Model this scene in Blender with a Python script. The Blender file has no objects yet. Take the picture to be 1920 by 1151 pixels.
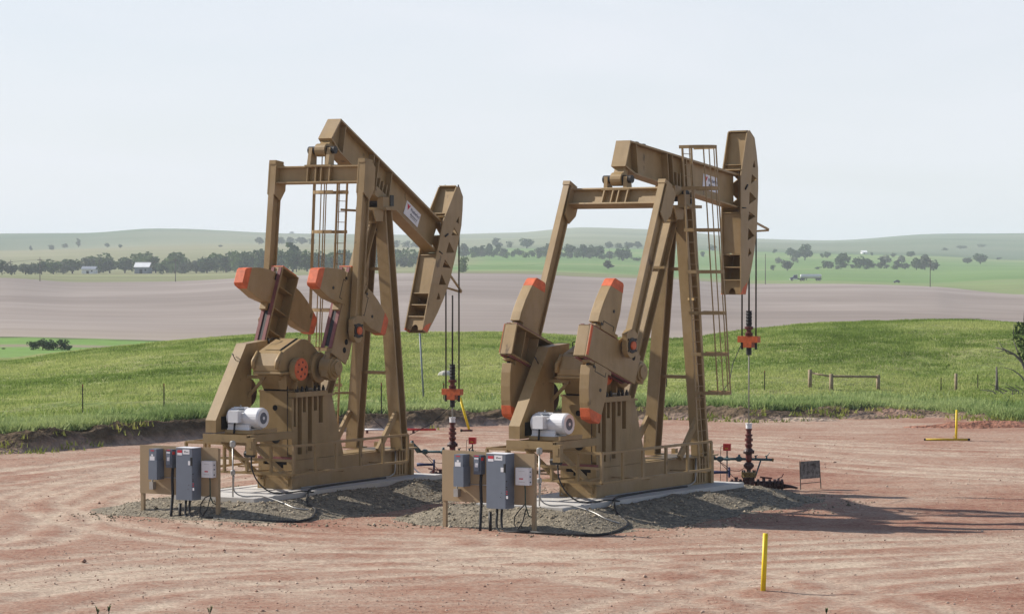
import bpy, bmesh, math, random
import numpy as np
from mathutils import Vector, Matrix
from math import sin, cos, pi, radians, hypot, atan2

random.seed(7)
rng = np.random.default_rng(7)
scene = bpy.context.scene
COL = scene.collection

# ------------------------------------------------------------------ camera, sky, sun, exposure
F, CX, CY, HC = 5100.0, 960.0, 575.5, 7.2           # focal length in photo pixels, eye height above the pad
PITCH = math.atan(83.5 / F)
cam_data = bpy.data.cameras.new('camera')
cam_data.sensor_width = 36.0
cam_data.lens = 36.0 * F / 1920.0
cam_data.clip_start = 0.5
cam_data.clip_end = 30000
cam = bpy.data.objects.new('camera', cam_data)
COL.objects.link(cam)
cam.location = (0, 0, HC)
cam.rotation_euler = (pi / 2 - PITCH, 0, 0)
scene.camera = cam

SUN_TRAVEL = Vector((10.05, -4.2, -6.98)).normalized()
SUN_ELEV = math.asin(-SUN_TRAVEL.z)
SUN_AZ = atan2(-SUN_TRAVEL.x, -SUN_TRAVEL.y)         # clockwise from +Y (negative: towards -X)

world = bpy.data.worlds.new('World')
scene.world = world
world.use_nodes = True
wn = world.node_tree
wn.nodes.clear()
sky = wn.nodes.new('ShaderNodeTexSky')
sky.sky_type = 'NISHITA'
sky.sun_disc = False
sky.sun_elevation = SUN_ELEV
sky.sun_rotation = SUN_AZ
sky.altitude = 600
sky.air_density = 1.0
sky.dust_density = 1.2
sky.ozone_density = 2.5
bg = wn.nodes.new('ShaderNodeBackground')
bg.inputs[1].default_value = 0.09
wo = wn.nodes.new('ShaderNodeOutputWorld')
# thin milky high cloud veils the whole sky evenly, with faint wisps
wtc = wn.nodes.new('ShaderNodeTexCoord'); wmp = wn.nodes.new('ShaderNodeMapping'); wmp.inputs['Scale'].default_value = (3.0, 3.0, 16.0)
wnz = wn.nodes.new('ShaderNodeTexNoise'); wnz.inputs['Scale'].default_value = 2.2; wnz.inputs['Detail'].default_value = 6; wnz.inputs['Distortion'].default_value = 0.6
wmr = wn.nodes.new('ShaderNodeMapRange'); wmr.inputs[1].default_value = 0.3; wmr.inputs[2].default_value = 0.75; wmr.inputs[3].default_value = 0.80; wmr.inputs[4].default_value = 0.97
wmx = wn.nodes.new('ShaderNodeMix'); wmx.data_type = 'RGBA'
wmx.inputs[7].default_value = (6.95, 7.15, 7.65, 1)
wn.links.new(wtc.outputs['Generated'], wmp.inputs[0]); wn.links.new(wmp.outputs[0], wnz.inputs['Vector'])
wsp = wn.nodes.new('ShaderNodeSeparateXYZ'); wel = wn.nodes.new('ShaderNodeMapRange'); wel.interpolation_type = 'SMOOTHSTEP'
wel.inputs[1].default_value = 0.0; wel.inputs[2].default_value = 0.5; wel.inputs[3].default_value = 1.0; wel.inputs[4].default_value = 0.06   # thicker air path towards the horizon
wml = wn.nodes.new('ShaderNodeMath'); wml.operation = 'MULTIPLY'
wn.links.new(wtc.outputs['Generated'], wsp.inputs[0]); wn.links.new(wsp.outputs[2], wel.inputs[0])
wn.links.new(wnz.outputs['Fac'], wmr.inputs[0]); wn.links.new(wmr.outputs[0], wml.inputs[0]); wn.links.new(wel.outputs[0], wml.inputs[1]); wn.links.new(wml.outputs[0], wmx.inputs[0])
wn.links.new(sky.outputs[0], wmx.inputs[6]); wn.links.new(wmx.outputs[2], bg.inputs[0])
wn.links.new(bg.outputs[0], wo.inputs[0])

sd = bpy.data.lights.new('sun', 'SUN')
sd.energy = 5.0
sd.angle = radians(0.53)
sd.color = (1.0, 0.94, 0.85)
sun = bpy.data.objects.new('sun', sd)
COL.objects.link(sun)
sun.rotation_euler = SUN_TRAVEL.to_track_quat('-Z', 'Y').to_euler()

scene.view_settings.view_transform = 'Standard'
scene.view_settings.look = 'None'
scene.view_settings.exposure = 0.47
scene.view_settings.gamma = 1.0
scene.view_settings.use_curve_mapping = False
scene.cycles.volume_bounces = 1
scene.cycles.max_bounces = 6
scene.cycles.use_denoising = True

# ------------------------------------------------------------------ pixel <-> place helpers (for measuring, 1920 px photo)
FW = np.array([0, cos(PITCH), -sin(PITCH)])
UP = np.array([0, sin(PITCH), cos(PITCH)])
RT = np.array([1.0, 0, 0])
CAMP = np.array([0, 0, HC])

def ray(px, py):
    return FW + RT * (px - CX) / F - UP * (py - CY) / F
def ground(px, py, z=0.0):
    r = ray(px, py); return CAMP + r * (z - HC) / r[2]
def atd(px, py, d):
    r = ray(px, py); return CAMP + r * d / r[1]

# ------------------------------------------------------------------ materials
def nt(m):
    m.use_nodes = True
    return m.node_tree
MATS = {}
def mat(name, color, rough=0.6, metal=0.0, vary=0.0, vscale=3.0, bump=0.0, bscale=40.0, color2=None, spec=0.3, trans=0.0):
    """procedural paint-like material: base colour with noise wear and fine relief"""
    m = bpy.data.materials.new(name)
    t = nt(m); n = t.nodes; b = n['Principled BSDF']
    b.inputs['Roughness'].default_value = rough
    b.inputs['Metallic'].default_value = metal
    b.inputs['Specular IOR Level'].default_value = spec
    b.inputs['Base Color'].default_value = (*color, 1)
    tc = n.new('ShaderNodeTexCoord')
    if vary or color2:
        nz = n.new('ShaderNodeTexNoise')
        nz.inputs['Scale'].default_value = vscale
        nz.inputs['Detail'].default_value = 6
        nz.inputs['Roughness'].default_value = 0.65
        t.links.new(tc.outputs['Object'], nz.inputs['Vector'])
        r = n.new('ShaderNodeValToRGB')
        r.color_ramp.elements[0].position = 0.32
        r.color_ramp.elements[1].position = 0.68
        c1 = tuple(c * (1 - vary) for c in color)
        c2 = color2 if color2 else tuple(min(1, c * (1 + vary)) for c in color)
        r.color_ramp.elements[0].color = (*c1, 1)
        r.color_ramp.elements[1].color = (*c2, 1)
        t.links.new(nz.outputs['Fac'], r.inputs[0])
        t.links.new(r.outputs[0], b.inputs['Base Color'])
    if bump:
        nz2 = n.new('ShaderNodeTexNoise')
        nz2.inputs['Scale'].default_value = bscale
        nz2.inputs['Detail'].default_value = 4
        t.links.new(tc.outputs['Object'], nz2.inputs['Vector'])
        bp = n.new('ShaderNodeBump')
        bp.inputs['Strength'].default_value = bump
        bp.inputs['Distance'].default_value = 0.05
        t.links.new(nz2.outputs['Fac'], bp.inputs['Height'])
        t.links.new(bp.outputs[0], b.inputs['Normal'])
    MATS[name] = m
    return m

def weathered_paint(name, c1, c2):
    m = mat(name, c1, 0.48, vary=0.08, vscale=1.4, color2=c2, bump=0.05)
    t = m.node_tree; n = t.nodes; L = t.links.new; b = n['Principled BSDF']
    src = b.inputs['Base Color'].links[0].from_socket
    tc = [q for q in n if q.type == 'TEX_COORD'][0]
    def noise(scale, stretch, detail, lo, hi, o0, o1):
        mp = n.new('ShaderNodeMapping'); mp.inputs['Scale'].default_value = stretch; L(tc.outputs['Object'], mp.inputs[0])
        z = n.new('ShaderNodeTexNoise'); z.inputs['Scale'].default_value = scale; z.inputs['Detail'].default_value = detail; z.inputs['Roughness'].default_value = 0.6
        L(mp.outputs[0], z.inputs['Vector'])
        r = n.new('ShaderNodeMapRange'); r.inputs[1].default_value = lo; r.inputs[2].default_value = hi; r.inputs[3].default_value = o0; r.inputs[4].default_value = o1
        L(z.outputs['Fac'], r.inputs[0]); return r.outputs[0]
    st = noise(1.0, (3.2, 3.2, 0.55), 6, 0.35, 0.72, 1.06, 0.86)       # rain streaks running down
    vm = n.new('ShaderNodeVectorMath'); vm.operation = 'SCALE'; L(src, vm.inputs[0]); L(st, vm.inputs['Scale'])
    dust = noise(0.8, (1, 1, 1), 6, 0.50, 0.70, 0.0, 0.35)        # pale dust
    mx = n.new('ShaderNodeMix'); mx.data_type = 'RGBA'; mx.inputs[7].default_value = (0.36, 0.27, 0.18, 1); L(dust, mx.inputs[0]); L(vm.outputs[0], mx.inputs[6])
    oil = noise(2.3, (1, 1, 0.55), 7, 0.635, 0.70, 0.0, 0.7)      # oil and rust blots
    mo = n.new('ShaderNodeMix'); mo.data_type = 'RGBA'; mo.inputs[7].default_value = (0.06, 0.034, 0.018, 1); L(oil, mo.inputs[0]); L(mx.outputs[2], mo.inputs[6])
    L(mo.outputs[2], b.inputs['Base Color'])
    return m
TAN = weathered_paint('tan_paint', (0.284, 0.188, 0.078), (0.325, 0.222, 0.104))
TANB = mat('tan_board_paint', (0.33, 0.24, 0.14), 0.65, vary=0.05, vscale=2)
ORANGE = mat('orange_paint', (0.56, 0.115, 0.040), 0.55, vary=0.22, vscale=5)
PRIMER = mat('red_primer', (0.20, 0.075, 0.07), 0.7, vary=0.2, vscale=5)
GREASE = mat('dark_grease', (0.02, 0.017, 0.015), 0.5, vary=0.3)
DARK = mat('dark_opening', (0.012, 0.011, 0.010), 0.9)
STEEL = mat('bare_steel', (0.38, 0.37, 0.35), 0.4, metal=0.6, vary=0.15)
RODST = mat('worn_rod_steel', (0.24, 0.22, 0.19), 0.6, vary=0.2)
CABLE = mat('black_cable', (0.015, 0.015, 0.017), 0.55)
WIREROPE = mat('dark_wire_rope', (0.03, 0.024, 0.02), 0.6, vary=0.2, vscale=20)
GREENCAB = mat('green_cable', (0.02, 0.05, 0.035), 0.5)
WHITE = mat('white_enamel', (0.66, 0.66, 0.67), 0.4, vary=0.05, vscale=5)
GREY = mat('grey_enamel', (0.15, 0.175, 0.215), 0.45, vary=0.05, vscale=3)
GREYD = mat('grey_enamel_dark', (0.09, 0.105, 0.135), 0.45)
PAPER = mat('label_white', (0.7, 0.7, 0.72), 0.6)
INKN = mat('ink_navy', (0.03, 0.035, 0.09), 0.6)
INKR = mat('ink_red', (0.5, 0.03, 0.05), 0.6)
INKK = mat('ink_black', (0.02, 0.02, 0.02), 0.6)
REDB = mat('red_enamel', (0.5, 0.03, 0.025), 0.45, vary=0.1)
WELL = mat('oily_red_iron', (0.09, 0.022, 0.018), 0.5, vary=0.45, vscale=6, color2=(0.16, 0.03, 0.025))
WELLD = mat('oily_black_iron', (0.03, 0.016, 0.016), 0.45, vary=0.4, vscale=5, color2=(0.07, 0.025, 0.025))
TEAL = mat('teal_valve_paint', (0.035, 0.075, 0.085), 0.5, vary=0.25)
NAVY = mat('navy_valve_paint', (0.02, 0.03, 0.10), 0.5)
RUSTY = mat('dirty_brass_flange', (0.17, 0.12, 0.04), 0.6, vary=0.3, vscale=9)
CARR = mat('carrier_orange', (0.42, 0.085, 0.02), 0.5, vary=0.3, vscale=8)
YEL = mat('yellow_plastic', (0.72, 0.53, 0.015), 0.5, vary=0.06)
YELP = mat('yellow_pipe_paint', (0.5, 0.34, 0.02), 0.55, vary=0.2)
CONC = mat('concrete', (0.52, 0.50, 0.47), 0.85, vary=0.08, vscale=1.2, bump=0.15)
WOOD = mat('weathered_wood', (0.23, 0.17, 0.10), 0.8, vary=0.2, vscale=6, color2=(0.33, 0.26, 0.17))
TPOST = mat('rusty_fence_steel', (0.045, 0.035, 0.03), 0.7, vary=0.3, vscale=5)
TPTOP = mat('red_post_tip', (0.25, 0.06, 0.04), 0.7)
POLE = mat('grey_pipe', (0.20, 0.22, 0.24), 0.5, vary=0.1)
UPOLE = mat('utility_pole_wood', (0.09, 0.07, 0.06), 0.8, vary=0.2)
BARK = mat('bark', (0.07, 0.055, 0.045), 0.85, vary=0.3, vscale=2)
DEADW = mat('dead_wood', (0.15, 0.13, 0.12), 0.85, vary=0.3, vscale=3)
BARNW = mat('barn_wall', (0.22, 0.24, 0.28), 0.7, vary=0.08, vscale=0.3)
BARNR = mat('barn_roof', (0.75, 0.75, 0.74), 0.5, vary=0.05, vscale=0.3)
TANKM = mat('tank_aluminium', (0.6, 0.6, 0.6), 0.35, metal=0.3)
TRUCKB = mat('truck_blue', (0.05, 0.06, 0.12), 0.4)
TYRE = mat('tyre_rubber', (0.015, 0.015, 0.015), 0.8)
GLASS = mat('dark_glass', (0.02, 0.025, 0.03), 0.1, spec=0.6)
SIGNB = mat('rusted_sign_plate', (0.022, 0.016, 0.012), 0.7, vary=0.4, vscale=6, color2=(0.24, 0.235, 0.22))
ROCKW = mat('pale_rock', (0.5, 0.48, 0.42), 0.9, vary=0.2)

def attr_mat(name, rough=0.9, nscale=0.0, namt=0.25, trans=0.0, bump=0.0, bscale=5.0, stretch=None):
    """colour from the mesh's 'tint' attribute, broken up with noise"""
    m = bpy.data.materials.new(name)
    t = nt(m); n = t.nodes; b = n['Principled BSDF']
    b.inputs['Roughness'].default_value = rough
    b.inputs['Specular IOR Level'].default_value = 0.1
    a = n.new('ShaderNodeAttribute'); a.attribute_name = 'tint'
    out = a.outputs['Color']
    tc = n.new('ShaderNodeTexCoord')
    if nscale:
        mp = n.new('ShaderNodeMapping')
        if stretch: mp.inputs['Scale'].default_value = stretch
        t.links.new(tc.outputs['Object'], mp.inputs['Vector'])
        nz = n.new('ShaderNodeTexNoise'); nz.inputs['Scale'].default_value = nscale
        nz.inputs['Detail'].default_value = 8; nz.inputs['Roughness'].default_value = 0.6
        t.links.new(mp.outputs[0], nz.inputs['Vector'])
        mr = n.new('ShaderNodeMapRange')
        mr.inputs[1].default_value = 0.3; mr.inputs[2].default_value = 0.7
        mr.inputs[3].default_value = 1 - namt; mr.inputs[4].default_value = 1 + namt
        t.links.new(nz.outputs['Fac'], mr.inputs[0])
        vm = n.new('ShaderNodeVectorMath'); vm.operation = 'SCALE'
        t.links.new(out, vm.inputs[0]); t.links.new(mr.outputs[0], vm.inputs['Scale'])
        out = vm.outputs[0]
        if bump:
            bp = n.new('ShaderNodeBump'); bp.inputs['Strength'].default_value = bump
            bp.inputs['Distance'].default_value = 0.3
            nb = n.new('ShaderNodeTexNoise'); nb.inputs['Scale'].default_value = bscale; nb.inputs['Detail'].default_value = 6
            t.links.new(tc.outputs['Object'], nb.inputs['Vector'])
            t.links.new(nb.outputs['Fac'], bp.inputs['Height'])
            t.links.new(bp.outputs[0], b.inputs['Normal'])
    t.links.new(out, b.inputs['Base Color'])
    if trans:
        tr = n.new('ShaderNodeBsdfTranslucent')
        t.links.new(out, tr.inputs['Color'])
        mx = n.new('ShaderNodeMixShader'); mx.inputs[0].default_value = trans
        t.links.new(b.outputs[0], mx.inputs[1]); t.links.new(tr.outputs[0], mx.inputs[2])
        t.links.new(mx.outputs[0], n['Material Output'].inputs['Surface'])
    return m

# ------------------------------------------------------------------ numpy noise
def _hash(ix, iy, seed):
    h = (ix.astype(np.int64) * 374761393 + iy.astype(np.int64) * 668265263 + seed * 974711) & 0x7fffffff
    h = ((h ^ (h >> 13)) * 1274126177) & 0x7fffffff
    return ((h ^ (h >> 16)) & 0xffff) / 65535.0
def vnoise(x, y, seed=0):
    x = np.asarray(x, float); y = np.asarray(y, float)
    ix = np.floor(x); iy = np.floor(y); fx = x - ix; fy = y - iy
    fx = fx * fx * (3 - 2 * fx); fy = fy * fy * (3 - 2 * fy)
    a = _hash(ix, iy, seed); b = _hash(ix + 1, iy, seed); c = _hash(ix, iy + 1, seed); d = _hash(ix + 1, iy + 1, seed)
    return (a * (1 - fx) + b * fx) * (1 - fy) + (c * (1 - fx) + d * fx) * fy
def fbm(x, y, seed=0, oct=4):
    s = 0; a = 0.5; t = 0
    for k in range(oct):
        s = s + a * vnoise(np.asarray(x) * 2 ** k, np.asarray(y) * 2 ** k, seed + k * 17); t += a; a *= 0.5
    return s / t

# ------------------------------------------------------------------ mesh builder
class MB:
    def __init__(s): s.v = []; s.f = []; s.mi = []; s.sm = []; s.mats = []; s.cur = 0; s.smooth = False; s.cuts = []
    def mat(s, m):
        if m not in s.mats: s.mats.append(m)
        s.cur = s.mats.index(m); return s
    def add(s, vs, fs, smooth=None):
        o = len(s.v); s.v += [tuple(v) for v in vs]; s.cuts.append(o)
        for f in fs:
            s.f.append(tuple(i + o for i in f)); s.mi.append(s.cur)
            s.sm.append(s.smooth if smooth is None else smooth)
        return s
    def box(s, x0, x1, y0, y1, z0, z1):
        return s.add([(x0,y0,z0),(x1,y0,z0),(x1,y1,z0),(x0,y1,z0),(x0,y0,z1),(x1,y0,z1),(x1,y1,z1),(x0,y1,z1)],
                     [(0,3,2,1),(4,5,6,7),(0,1,5,4),(1,2,6,5),(2,3,7,6),(3,0,4,7)])
    def prism(s, poly, y0, y1):
        """polygon in xz pushed from y0 to y1"""
        n = len(poly)
        a = sum(poly[i][0]*poly[(i+1)%n][1]-poly[(i+1)%n][0]*poly[i][1] for i in range(n))
        if a < 0: poly = poly[::-1]
        vs = [(p[0], y0, p[1]) for p in poly] + [(p[0], y1, p[1]) for p in poly]
        fs = [tuple(range(n)), tuple(range(2*n-1, n-1, -1))]
        for i in range(n):
            j = (i+1) % n; fs.append((j, i, i+n, j+n))
        return s.add(vs, fs)
    def bar(s, p0, p1, w, h, side=(0,1,0)):
        """rectangular bar p0..p1; w across `side`, h across the other"""
        p0 = Vector(p0); p1 = Vector(p1); d = (p1-p0).normalized(); sv = Vector(side)
        sv = (sv - d*sv.dot(d))
        if sv.length < 1e-4: sv = Vector((1,0,0)) - d*d.x
        sv.normalize(); uv = d.cross(sv)
        a = sv*w/2; b = uv*h/2
        vs = [p0-a-b, p0+a-b, p0+a+b, p0-a+b, p1-a-b, p1+a-b, p1+a+b, p1-a+b]
        return s.add(vs, [(0,3,2,1),(4,5,6,7),(0,1,5,4),(1,2,6,5),(2,3,7,6),(3,0,4,7)])
    def ibeam(s, p0, p1, w, h, side=(0,1,0), tf=0.04, tw=0.04):
        """I section: flanges w wide (along side), h apart"""
        p0 = Vector(p0); p1 = Vector(p1); d = (p1-p0).normalized(); sv = Vector(side)
        sv = (sv - d*sv.dot(d)).normalized(); uv = d.cross(sv)
        o = uv*(h/2-tf/2)
        s.bar(p0+o, p1+o, w, tf, side); s.bar(p0-o, p1-o, w, tf, side)
        return s.bar(p0, p1, tw, h-2*tf, side)
    def tube(s, pts, r, n=8, caps=True):
        pts = [Vector(p) for p in pts]; m = len(pts)
        rs = r if isinstance(r, (list, tuple)) else [r]*m
        vs = []; fs = []
        d = (pts[1]-pts[0]).normalized()
        u = d.orthogonal().normalized()
        for i, p in enumerate(pts):
            if i == 0: d = pts[1]-pts[0]
            elif i == m-1: d = pts[-1]-pts[-2]
            else: d = pts[i+1]-pts[i-1]
            d.normalize(); u = (u - d*u.dot(d)).normalized(); w = d.cross(u)
            for k in range(n):
                a = 2*pi*k/n; vs.append(p + (u*cos(a)+w*sin(a))*rs[i])
        for i in range(m-1):
            for k in range(n):
                a = i*n+k; b = i*n+(k+1)%n; fs.append((a, b, b+n, a+n))
        if caps: fs += [tuple(range(n-1,-1,-1)), tuple(range((m-1)*n, m*n))]
        return s.add(vs, fs, smooth=(n > 5))
    def lathe(s, prof, axis0, axis1, n=16):
        """profile [(t metres along axis from axis0, radius)]"""
        p0 = Vector(axis0); d = (Vector(axis1)-p0).normalized(); u = d.orthogonal().normalized(); w = d.cross(u)
        vs = []; fs = []
        for t, r in prof:
            for k in range(n):
                a = 2*pi*k/n; vs.append(p0+d*t+(u*cos(a)+w*sin(a))*max(r, 1e-4))
        m = len(prof)
        for i in range(m-1):
            for k in range(n):
                a = i*n+k; b = i*n+(k+1)%n; fs.append((a, b, b+n, a+n))
        fs += [tuple(range(n-1,-1,-1)), tuple(range((m-1)*n, m*n))]
        return s.add(vs, fs, smooth=False)
    def xform(s, M, start=0):
        for i in range(start, len(s.v)): s.v[i] = tuple(M @ Vector(s.v[i]))
        return s
    def mesh(s, name):
        me = bpy.data.meshes.new(name)
        me.from_pydata(s.v, [], s.f)
        for m in s.mats: me.materials.append(m)
        me.polygons.foreach_set('material_index', s.mi)
        me.polygons.foreach_set('use_smooth', s.sm)
        me.update()
        return me
    def build(s, name, m=None, parent=None):
        if m is not None and not s.mats:
            s.mats = [m]
        o = bpy.data.objects.new(name, s.mesh(name)); COL.objects.link(o)
        if parent is not None: o.parent = parent
        return o

def tag(o, label, cat, group=None, kind=None):
    if label: o['label'] = label
    if cat: o['category'] = cat
    if group: o['group'] = group
    if kind: o['kind'] = kind
    return o
def thing(name, label, cat, loc=(0,0,0), rz=0.0, group=None):
    o = bpy.data.objects.new(name, None); COL.objects.link(o)
    o.empty_display_size = 0.2
    o.location = loc; o.rotation_euler = (0, 0, rz)
    return tag(o, label, cat, group)
def part(name, parent, m, fn, stuff=False):
    b = MB()
    if m is not None: b.mat(m)
    fn(b)
    o = b.build(name, None, parent)
    if stuff: o['kind'] = 'stuff'
    return o
def pieces(name, parent, m, fn):
    """like part(), but every separate piece drawn by fn becomes an object of its own"""
    b = MB()
    if m is not None: b.mat(m)
    fn(b)
    out = []
    bounds = b.cuts+[len(b.v)]
    for v0, v1 in zip(bounds[:-1], bounds[1:]):
        q = MB(); q.mats = b.mats; q.v = b.v[v0:v1]
        for f, mi, sm in zip(b.f, b.mi, b.sm):
            if v0 <= f[0] < v1: q.f.append(tuple(i-v0 for i in f)); q.mi.append(mi); q.sm.append(sm)
        out.append(q.build(name, None, parent))
    return out
def bevel(o, w_):
    md = o.modifiers.new('rounded_edges', 'BEVEL'); md.width = w_; md.segments = 2; md.limit_method = 'ANGLE'; md.angle_limit = radians(35)
def np_mesh(name, V, Fc, m, tint=None, kind=None, smooth=False, parent=None):
    """quick mesh from arrays (all faces same size)"""
    me = bpy.data.meshes.new(name)
    V = np.asarray(V, np.float32); Fc = np.asarray(Fc, np.int32)
    me.vertices.add(len(V)); me.vertices.foreach_set('co', V.ravel())
    k = Fc.shape[1]
    me.loops.add(Fc.size); me.loops.foreach_set('vertex_index', Fc.ravel())
    me.polygons.add(len(Fc)); me.polygons.foreach_set('loop_start', np.arange(len(Fc), dtype=np.int32)*k)
    me.polygons.foreach_set('loop_total', np.full(len(Fc), k, np.int32))
    if smooth: me.polygons.foreach_set('use_smooth', np.ones(len(Fc), bool))
    if tint is not None:
        a = me.color_attributes.new('tint', 'FLOAT_COLOR', 'POINT')
        c = np.ones((len(V), 4), np.float32); c[:, :3] = tint
        a.data.foreach_set('color', c.ravel())
    me.materials.append(m)
    me.update(); me.validate()
    o = bpy.data.objects.new(name, me); COL.objects.link(o)
    if kind: o['kind'] = kind
    if parent is not None: o.parent = parent
    return o
def eval_mesh(cu, name):
    o = bpy.data.objects.new(name, cu)
    COL.objects.link(o)
    dg = bpy.context.evaluated_depsgraph_get()
    me = bpy.data.meshes.new_from_object(o.evaluated_get(dg))
    COL.objects.unlink(o); bpy.data.objects.remove(o)
    vs = [tuple(v.co) for v in me.vertices]; fs = [tuple(p.vertices) for p in me.polygons]
    bpy.data.meshes.remove(me)
    return vs, fs
def text_geo(txt, size, align='LEFT', shear=0.0, bold=0.0):
    cu = bpy.data.curves.new('lettering', 'FONT'); cu.body = txt; cu.size = size
    cu.align_x = align; cu.shear = shear; cu.offset = bold; cu.resolution_u = 2
    return eval_mesh(cu, 'lettering')
def plate_with_holes(outer, holes, thick):
    """flat plate in the xz plane with real openings, centred on y = 0"""
    cu = bpy.data.curves.new('plate', 'CURVE'); cu.dimensions = '2D'; cu.fill_mode = 'BOTH'; cu.extrude = thick/2
    for loop in [outer]+holes:
        sp = cu.splines.new('POLY'); sp.points.add(len(loop)-1)
        for p, q in zip(sp.points, loop): p.co = (q[0], q[1], 0, 1)
        sp.use_cyclic_u = True
    vs, fs = eval_mesh(cu, 'plate')
    return [(v[0], -v[2], v[1]) for v in vs], fs

# ------------------------------------------------------------------ terrain
PXC = np.array([-1900, 0, 150, 300, 500, 640, 800, 960, 1100, 1250, 1420, 1550, 1744, 1920, 3820], float)
def hermite(xk, yk, x):
    xk = np.asarray(xk, float); yk = np.asarray(yk, float)
    h = np.diff(xk); dl = np.diff(yk)/h
    m = np.zeros_like(yk)
    m[1:-1] = np.where(dl[:-1]*dl[1:] > 0, 2*dl[:-1]*dl[1:]/(dl[:-1]+dl[1:]+1e-12), 0)
    m[0] = dl[0]; m[-1] = dl[-1]
    i = np.clip(np.searchsorted(xk, x)-1, 0, len(xk)-2)
    t = np.clip((x-xk[i])/h[i], 0, 1)
    return ((2*t**3-3*t**2+1)*yk[i]+(t**3-2*t**2+t)*h[i]*m[i]+(-2*t**3+3*t**2)*yk[i+1]+(t**3-t**2)*h[i]*m[i+1])
def zy(y, d): return HC-(np.asarray(y, float)-492.0)*d/F

cols = np.unique(np.concatenate([np.arange(-1900, -150, 110), np.arange(-150, 2080, 9), np.arange(2080, 3830, 110)])).astype(float)
U = (cols-CX)/F
c_ = lambda ys: hermite(PXC, ys, cols)
#             -1900    0   150  300  500  640  800  960 1100 1250 1420 1550 1744 1920 3820
edge_y = c_([  851, 851, 841, 829, 817, 810, 803, 797, 790, 787, 790, 786, 782, 797, 797])
crest_y = 5.0 + c_([ 690, 677, 660, 643, 627, 623, 622, 622, 632, 637, 615, 605, 600, 604, 612])
f0_y = c_([    628, 631, 634, 638, 640, 640, 640, 640, 640, 640, 638, 636, 636, 636, 636])
f1_y = c_([    520, 521, 529, 528, 519, 514, 512, 513, 519, 523, 532, 532, 537, 552, 556])
r7_y = c_([    515, 516, 518, 518, 513, 508, 508, 508, 512, 519, 526, 526.5, 532, 534, 540])
r8_y = c_([    507, 508, 509, 508, 506, 500, 497, 494, 496, 502, 507, 506, 510, 508, 508])
r9_y = c_([    474, 474, 471, 468, 466, 468, 470, 466, 466, 468, 472, 476, 480, 488, 490])
r10_y = c_([   440, 440, 439, 430, 438, 441, 442, 441, 429, 434, 449, 452, 441, 437, 430])
d0 = F*HC/(edge_y-492.0)
d6 = c_([1150]*11+[1130, 1080, 960, 900])
D = [d0, d0+1.5, d0+4.5, np.full_like(cols, 186.), np.full_like(cols, 300.), np.full_like(cols, 430.), d6, d6+150, np.full_like(cols, 1750.), np.full_like(cols, 2700.), np.full_like(cols, 5200.), np.full_like(cols, 7000.)]
bh = hermite([-1900, 0, 350, 900, 1350, 1640, 1750, 3820], [.62, .62, .74, .55, .46, .36, .14, .14], cols)
Z = [0*cols, bh, bh*0.85, zy(crest_y, 186.), np.full_like(cols, -3.75), zy(f0_y, 430.), zy(f1_y, D[6]), zy(r7_y, D[7]), zy(r8_y, 1750.), zy(r9_y, 2700.), zy(r10_y, 5200.), np.full_like(cols, -25.)]
D = np.array(D); Z = np.array(Z)
def zcol(j, d): return hermite(D[:, j], Z[:, j], d)
def terrain_z(x, d):
    """height of the smooth land at (x, d), arrays"""
    x = np.atleast_1d(np.asarray(x, float)); d = np.atleast_1d(np.asarray(d, float)); out = np.zeros(len(x))
    px = CX+F*x/np.maximum(d, 1)
    j = np.clip(np.searchsorted(cols, px)-1, 0, len(cols)-2); t = np.clip((px-cols[j])/(cols[j+1]-cols[j]), 0, 1)
    for jj in np.unique(j):
        s = j == jj
        dd = np.maximum(d[s], D[0, jj]*0+1)
        a = np.where(dd <= D[0, jj], 0, zcol(jj, np.maximum(dd, D[0, jj]))); b = np.where(dd <= D[0, jj+1], 0, zcol(jj+1, np.maximum(dd, D[0, jj+1])))
        out[s] = a*(1-t[s])+b*t[s]
    return out
def meadow_bumps(x, d): return 0.16*(fbm(x*0.16, d*0.16, 5, 3)-0.5)*2+0.05*(vnoise(x*.9, d*.9, 8)-.5)*2
def land_hit(px, py, dmin, dmax):
    """first place along the pixel's sight line where it meets the land"""
    ds = np.linspace(dmin, dmax, 1500)
    x = (px-CX)/F*ds; zz = terrain_z(x, ds); yy = 492.0+(HC-zz)*F/ds
    k = np.argmax(yy <= py)
    if yy[k] > py: k = np.argmin(np.abs(yy-py))
    return Vector((x[k], ds[k], zz[k]))

def region(name, k0, k1, nrows, m, tintfn=None, disp=None, power=1.0, sub=1):
    rows = []
    for k in range(k0, k1):
        nr = nrows[k-k0]; t = np.linspace(0, 1, nr+1)
        if k > k0: t = t[1:]
        for tt in t: rows.append(D[k]*(1-tt)+D[k+1]*tt)
    R = np.array(rows); X = R*U[None, :]
    Zz = np.stack([hermite(D[:, j], Z[:, j], R[:, j]) for j in range(len(cols))], 1)
    if disp is not None: Zz = Zz+disp(X, R)
    nr, nc = R.shape
    V = np.stack([X, R, Zz], -1).reshape(-1, 3)
    i = np.arange((nr-1)*nc).reshape(nr-1, nc)[:, :-1].ravel()
    Fc = np.stack([i, i+1, i+1+nc, i+nc], 1)
    tint = tintfn(X.ravel(), R.ravel()).reshape(-1, 3) if tintfn else None
    return np_mesh(name, V, Fc, m, tint, 'structure', smooth=True)

def lerp3(a, b, t): t = np.clip(t, 0, 1)[..., None]; return np.array(a)*(1-t)+np.array(b)*t

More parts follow.
